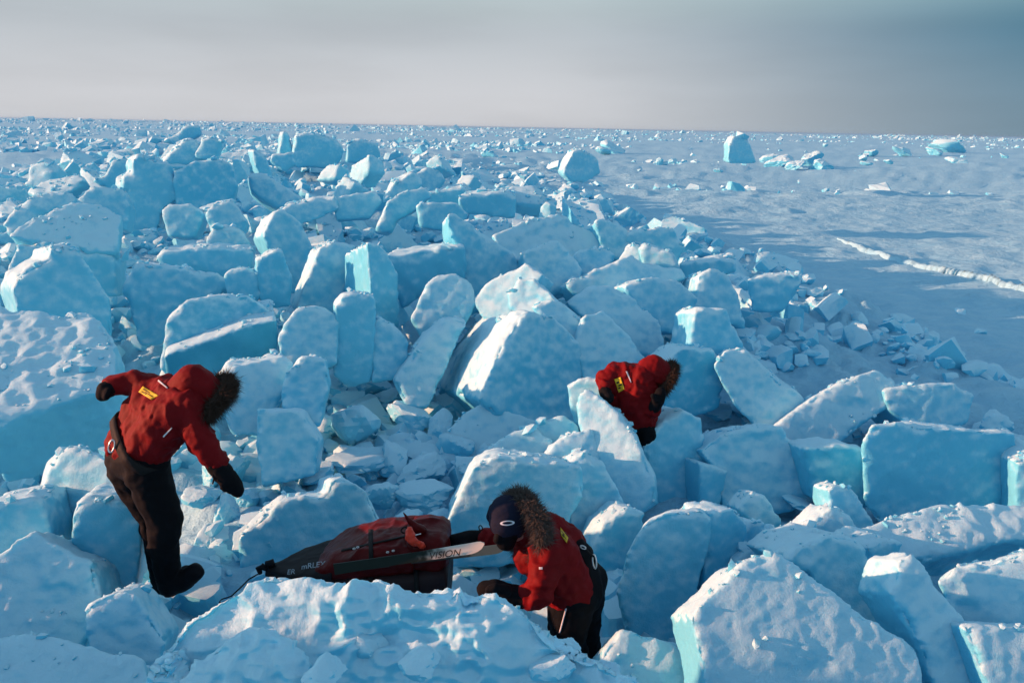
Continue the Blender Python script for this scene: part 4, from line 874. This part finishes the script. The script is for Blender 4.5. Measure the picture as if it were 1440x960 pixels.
figure('stuff_sack', sled, [((P(576,744,DS-.19), .022), (P(577,754,DS-.22), .034)), ((P(577,754,DS-.22), .034), (P(582,762,DS-.24), .024)), ((P(589,763,DS-.24), .018), (P(594,767,DS-.24), .02))], ORG, .006, 3, fold_disp(.008, 20))
for pts in ([(366,806),(364,799),(369,796),(376,800)], [(376,800),(377,791),(381,789),(385,797)]):
    v, f = tube([P(x, y, DS+.1) for x, y in pts], [.016, .024, .024, .016], 8); child_mesh('tow_fitting', sled, v, f, BLK)
v, f = tube([P(x, y, DS+.06-k*.0) for k, (x, y) in enumerate(((364,806),(350,814),(338,826),(325,838),(312,842),(308,846),(316,850)))], .005, 6); child_mesh('tow_rope', sled, v, f, WEB)
finish_pending()
hb = [bvh(o) for o in (hull, cover, rear)]
for x in (521, 585):
    for par, tree_, y0, y1 in ((hull, hb[0], 792, 850), (cover, hb[1], 744, 792)):
        patch('strap', par, tree_, [(x-3, y0), (x+3, y0), (x+4, y1), (x-2, y1)], WEB, 2, 10, .008)
patch('seam', cover, hb[1], [(480,772),(572,752),(572,754),(480,775)], WEB, 12, 1, .007)
for x, y in ((498,771),(503,769),(545,776),(553,774)): ringlink('buckle', sled, x, y, DS-.25, .016, .008, .003, METAL, .2)
ringlink('grab_loop', sled, 569, 745, DS-.12, .045, .035, .005, WEB, .3)
v, f = tube([P(584,752,DS-.27), P(592,750,DS-.27)], .004, 6); child_mesh('pole_tip', sled, v, f, METAL)
def lettering(text, parent, px, py, d, width_px, mat, ang=0., shear=.3, name='lettering', away=0.0):
    cu = bpy.data.curves.new('t', 'FONT'); cu.body = text; cu.size = 1; cu.shear = shear; cu.extrude = .02; tmp = bpy.data.objects.new('t', cu); C.objects.link(tmp)
    dg = bpy.context.evaluated_depsgraph_get(); dg.update(); me = bpy.data.meshes.new_from_object(tmp.evaluated_get(dg)); bpy.data.objects.remove(tmp)
    co = np.array([v.co[:] for v in me.vertices]); w = np.ptp(co[:, 0]); o0 = P(px, py, d); s = np.linalg.norm(P(px+width_px, py, d)-o0)/w
    ca, sa = math.cos(ang), math.sin(ang); co = (co-np.array([co[:, 0].min(), 0, 0]))*s
    ex = np.array([1, away, 0.0]); ex /= np.linalg.norm(ex); ez = np.array([0, .05, 1.0])
    V = [o0+ex*(c[0]*ca-c[1]*sa)+ez*(c[0]*sa+c[1]*ca)+np.array([0, -1, 0])*c[2]*.2 for c in co]
    F = [tuple(p.vertices) for p in me.polygons]; bpy.data.meshes.remove(me)
    if parent.parent is None and parent.type != 'EMPTY': o = mesh_obj(name, np.array(V)-np.asarray(parent.location), F, mat, smooth=False); o.parent = parent; return o
    return child_mesh(name, parent, V, F, mat, False)
PALE = plain('pale_print', (.62, .64, .66), .6)
def hit_d(o, px, py, lift=.015):
    w = on_surface(bvh(o), px, py, lift); return w[1] if w is not None else DS-.28
lettering('mRLEX', nose, 424, 800, hit_d(nose, 440, 797)-.035, 36, PALE, .17)
lettering('ER', nose, 404, 807, hit_d(nose, 414, 801)-.03, 11, PALE, .1)
lettering('1027', hull, 500, 800, hit_d(hull, 505, 798)-.02, 11, PALE, .1, .15)

# two skis lashed along the load, tips pointing back past the kneeling person
def ski_mat(name, tip, body, split):
    m, t, b = new_mat(name); L = t.links.new; tcn = N(t, 'ShaderNodeTexCoord'); sp = N(t, 'ShaderNodeSeparateXYZ'); L(tcn.outputs['Object'], sp.inputs[0])
    n = N(t, 'ShaderNodeTexNoise'); n.inputs['Scale'].default_value = 16; L(tcn.outputs['Object'], n.inputs['Vector'])
    ad = N(t, 'ShaderNodeMath', operation='ADD'); L(sp.outputs['X'], ad.inputs[0]); L(mapr(t, n.outputs['Fac'], .3, .7, -.06, .06, False), ad.inputs[1])
    L(mixc(t, mapr(t, ad.outputs[0], split[0], split[1], 0, 1), body, tip), b.inputs['Base Color']); b.inputs['Roughness'].default_value = .5; b.inputs['Specular IOR Level'].default_value = .2; return m
def ski(a, b, width, label, mat, tipc, away=0.):
    a, b = np.asarray(a, float), np.asarray(b, float); ax = (b-a)/np.linalg.norm(b-a); L_ = np.linalg.norm(b-a)
    side = up-(up@ax)*ax; side /= np.linalg.norm(side); nn = np.cross(ax, side)
    V, F = [], []; st = 46
    for i in range(st+1):
        s = i/st*L_; r = max(0.0, (s-(L_-.10))/.10); w = width/2*math.sqrt(max(.02, 1-r**2.4))*(1-.12*math.sin(math.pi*min(1, s/L_)))
        lift = .05*r*r; h = .006
        c = a+ax*s-nn*0+np.array([0, 0, 1])*lift*.4
        V += [c+side*w+nn*h, c-side*w+nn*h, c-side*w-nn*h, c+side*w-nn*h]
    for i in range(st): F += [(i*4+k, i*4+(k+1) % 4, i*4+4+(k+1) % 4, i*4+4+k) for k in range(4)]
    F += [(3, 2, 1, 0), tuple(st*4+k for k in range(4))]
    root = empty('ski', a); tag(root, label, 'ski', 'skis lashed to the sled')
    ang = math.atan2(ax[2], ax[0])
    o = mesh_obj('ski_blade', np.array(V)-a, F, mat, smooth=False); o.parent = root
    return root, o
SK1 = ski_mat('white_tipped_ski', (.74, .70, .60), (.014, .020, .014), (.56, .74)); SK2 = ski_mat('worn_ski', (.50, .33, .22), (.05, .04, .035), (.6, .85))
s1, s1o = ski(P(470,800,DS-.31), P(681,768,DS-.33), .068, 'white-tipped ski with dark graffiti-like lettering strapped to the sled side', SK1, None)
s2, s2o = ski(P(500,796,DS-.20), P(714,770,DS-.24), .058, 'brownish worn ski lying half hidden behind the white-tipped ski', SK2, None)
bl = ray(600, 780)
lettering('VISION', s1o, 606, 785.5, DS-.345, 44, INK, .15, .35)
# ---------------------------------------------------------------- frost haze in the air over the ice
hz = bpy.data.materials.new('frost_haze'); hz.use_nodes = True; t = hz.node_tree; t.nodes.clear()
pv = N(t, 'ShaderNodeVolumePrincipled'); pv.inputs['Color'].default_value = (.34, .68, 1.0, 1); pv.inputs['Density'].default_value = 0.00014; pv.inputs['Anisotropy'].default_value = 0.2
ho = N(t, 'ShaderNodeOutputMaterial'); t.links.new(pv.outputs[0], ho.inputs['Volume'])
hv = [(x, y, z) for z in (-3.0, 7.0) for x, y in ((-26000, -26000), (26000, -26000), (26000, 26000), (-26000, 26000))]
haze = mesh_obj('haze', hv, [(0, 3, 2, 1), (4, 5, 6, 7), (0, 1, 5, 4), (1, 2, 6, 5), (2, 3, 7, 6), (3, 0, 4, 7)], hz, smooth=False); haze['kind'] = 'stuff'
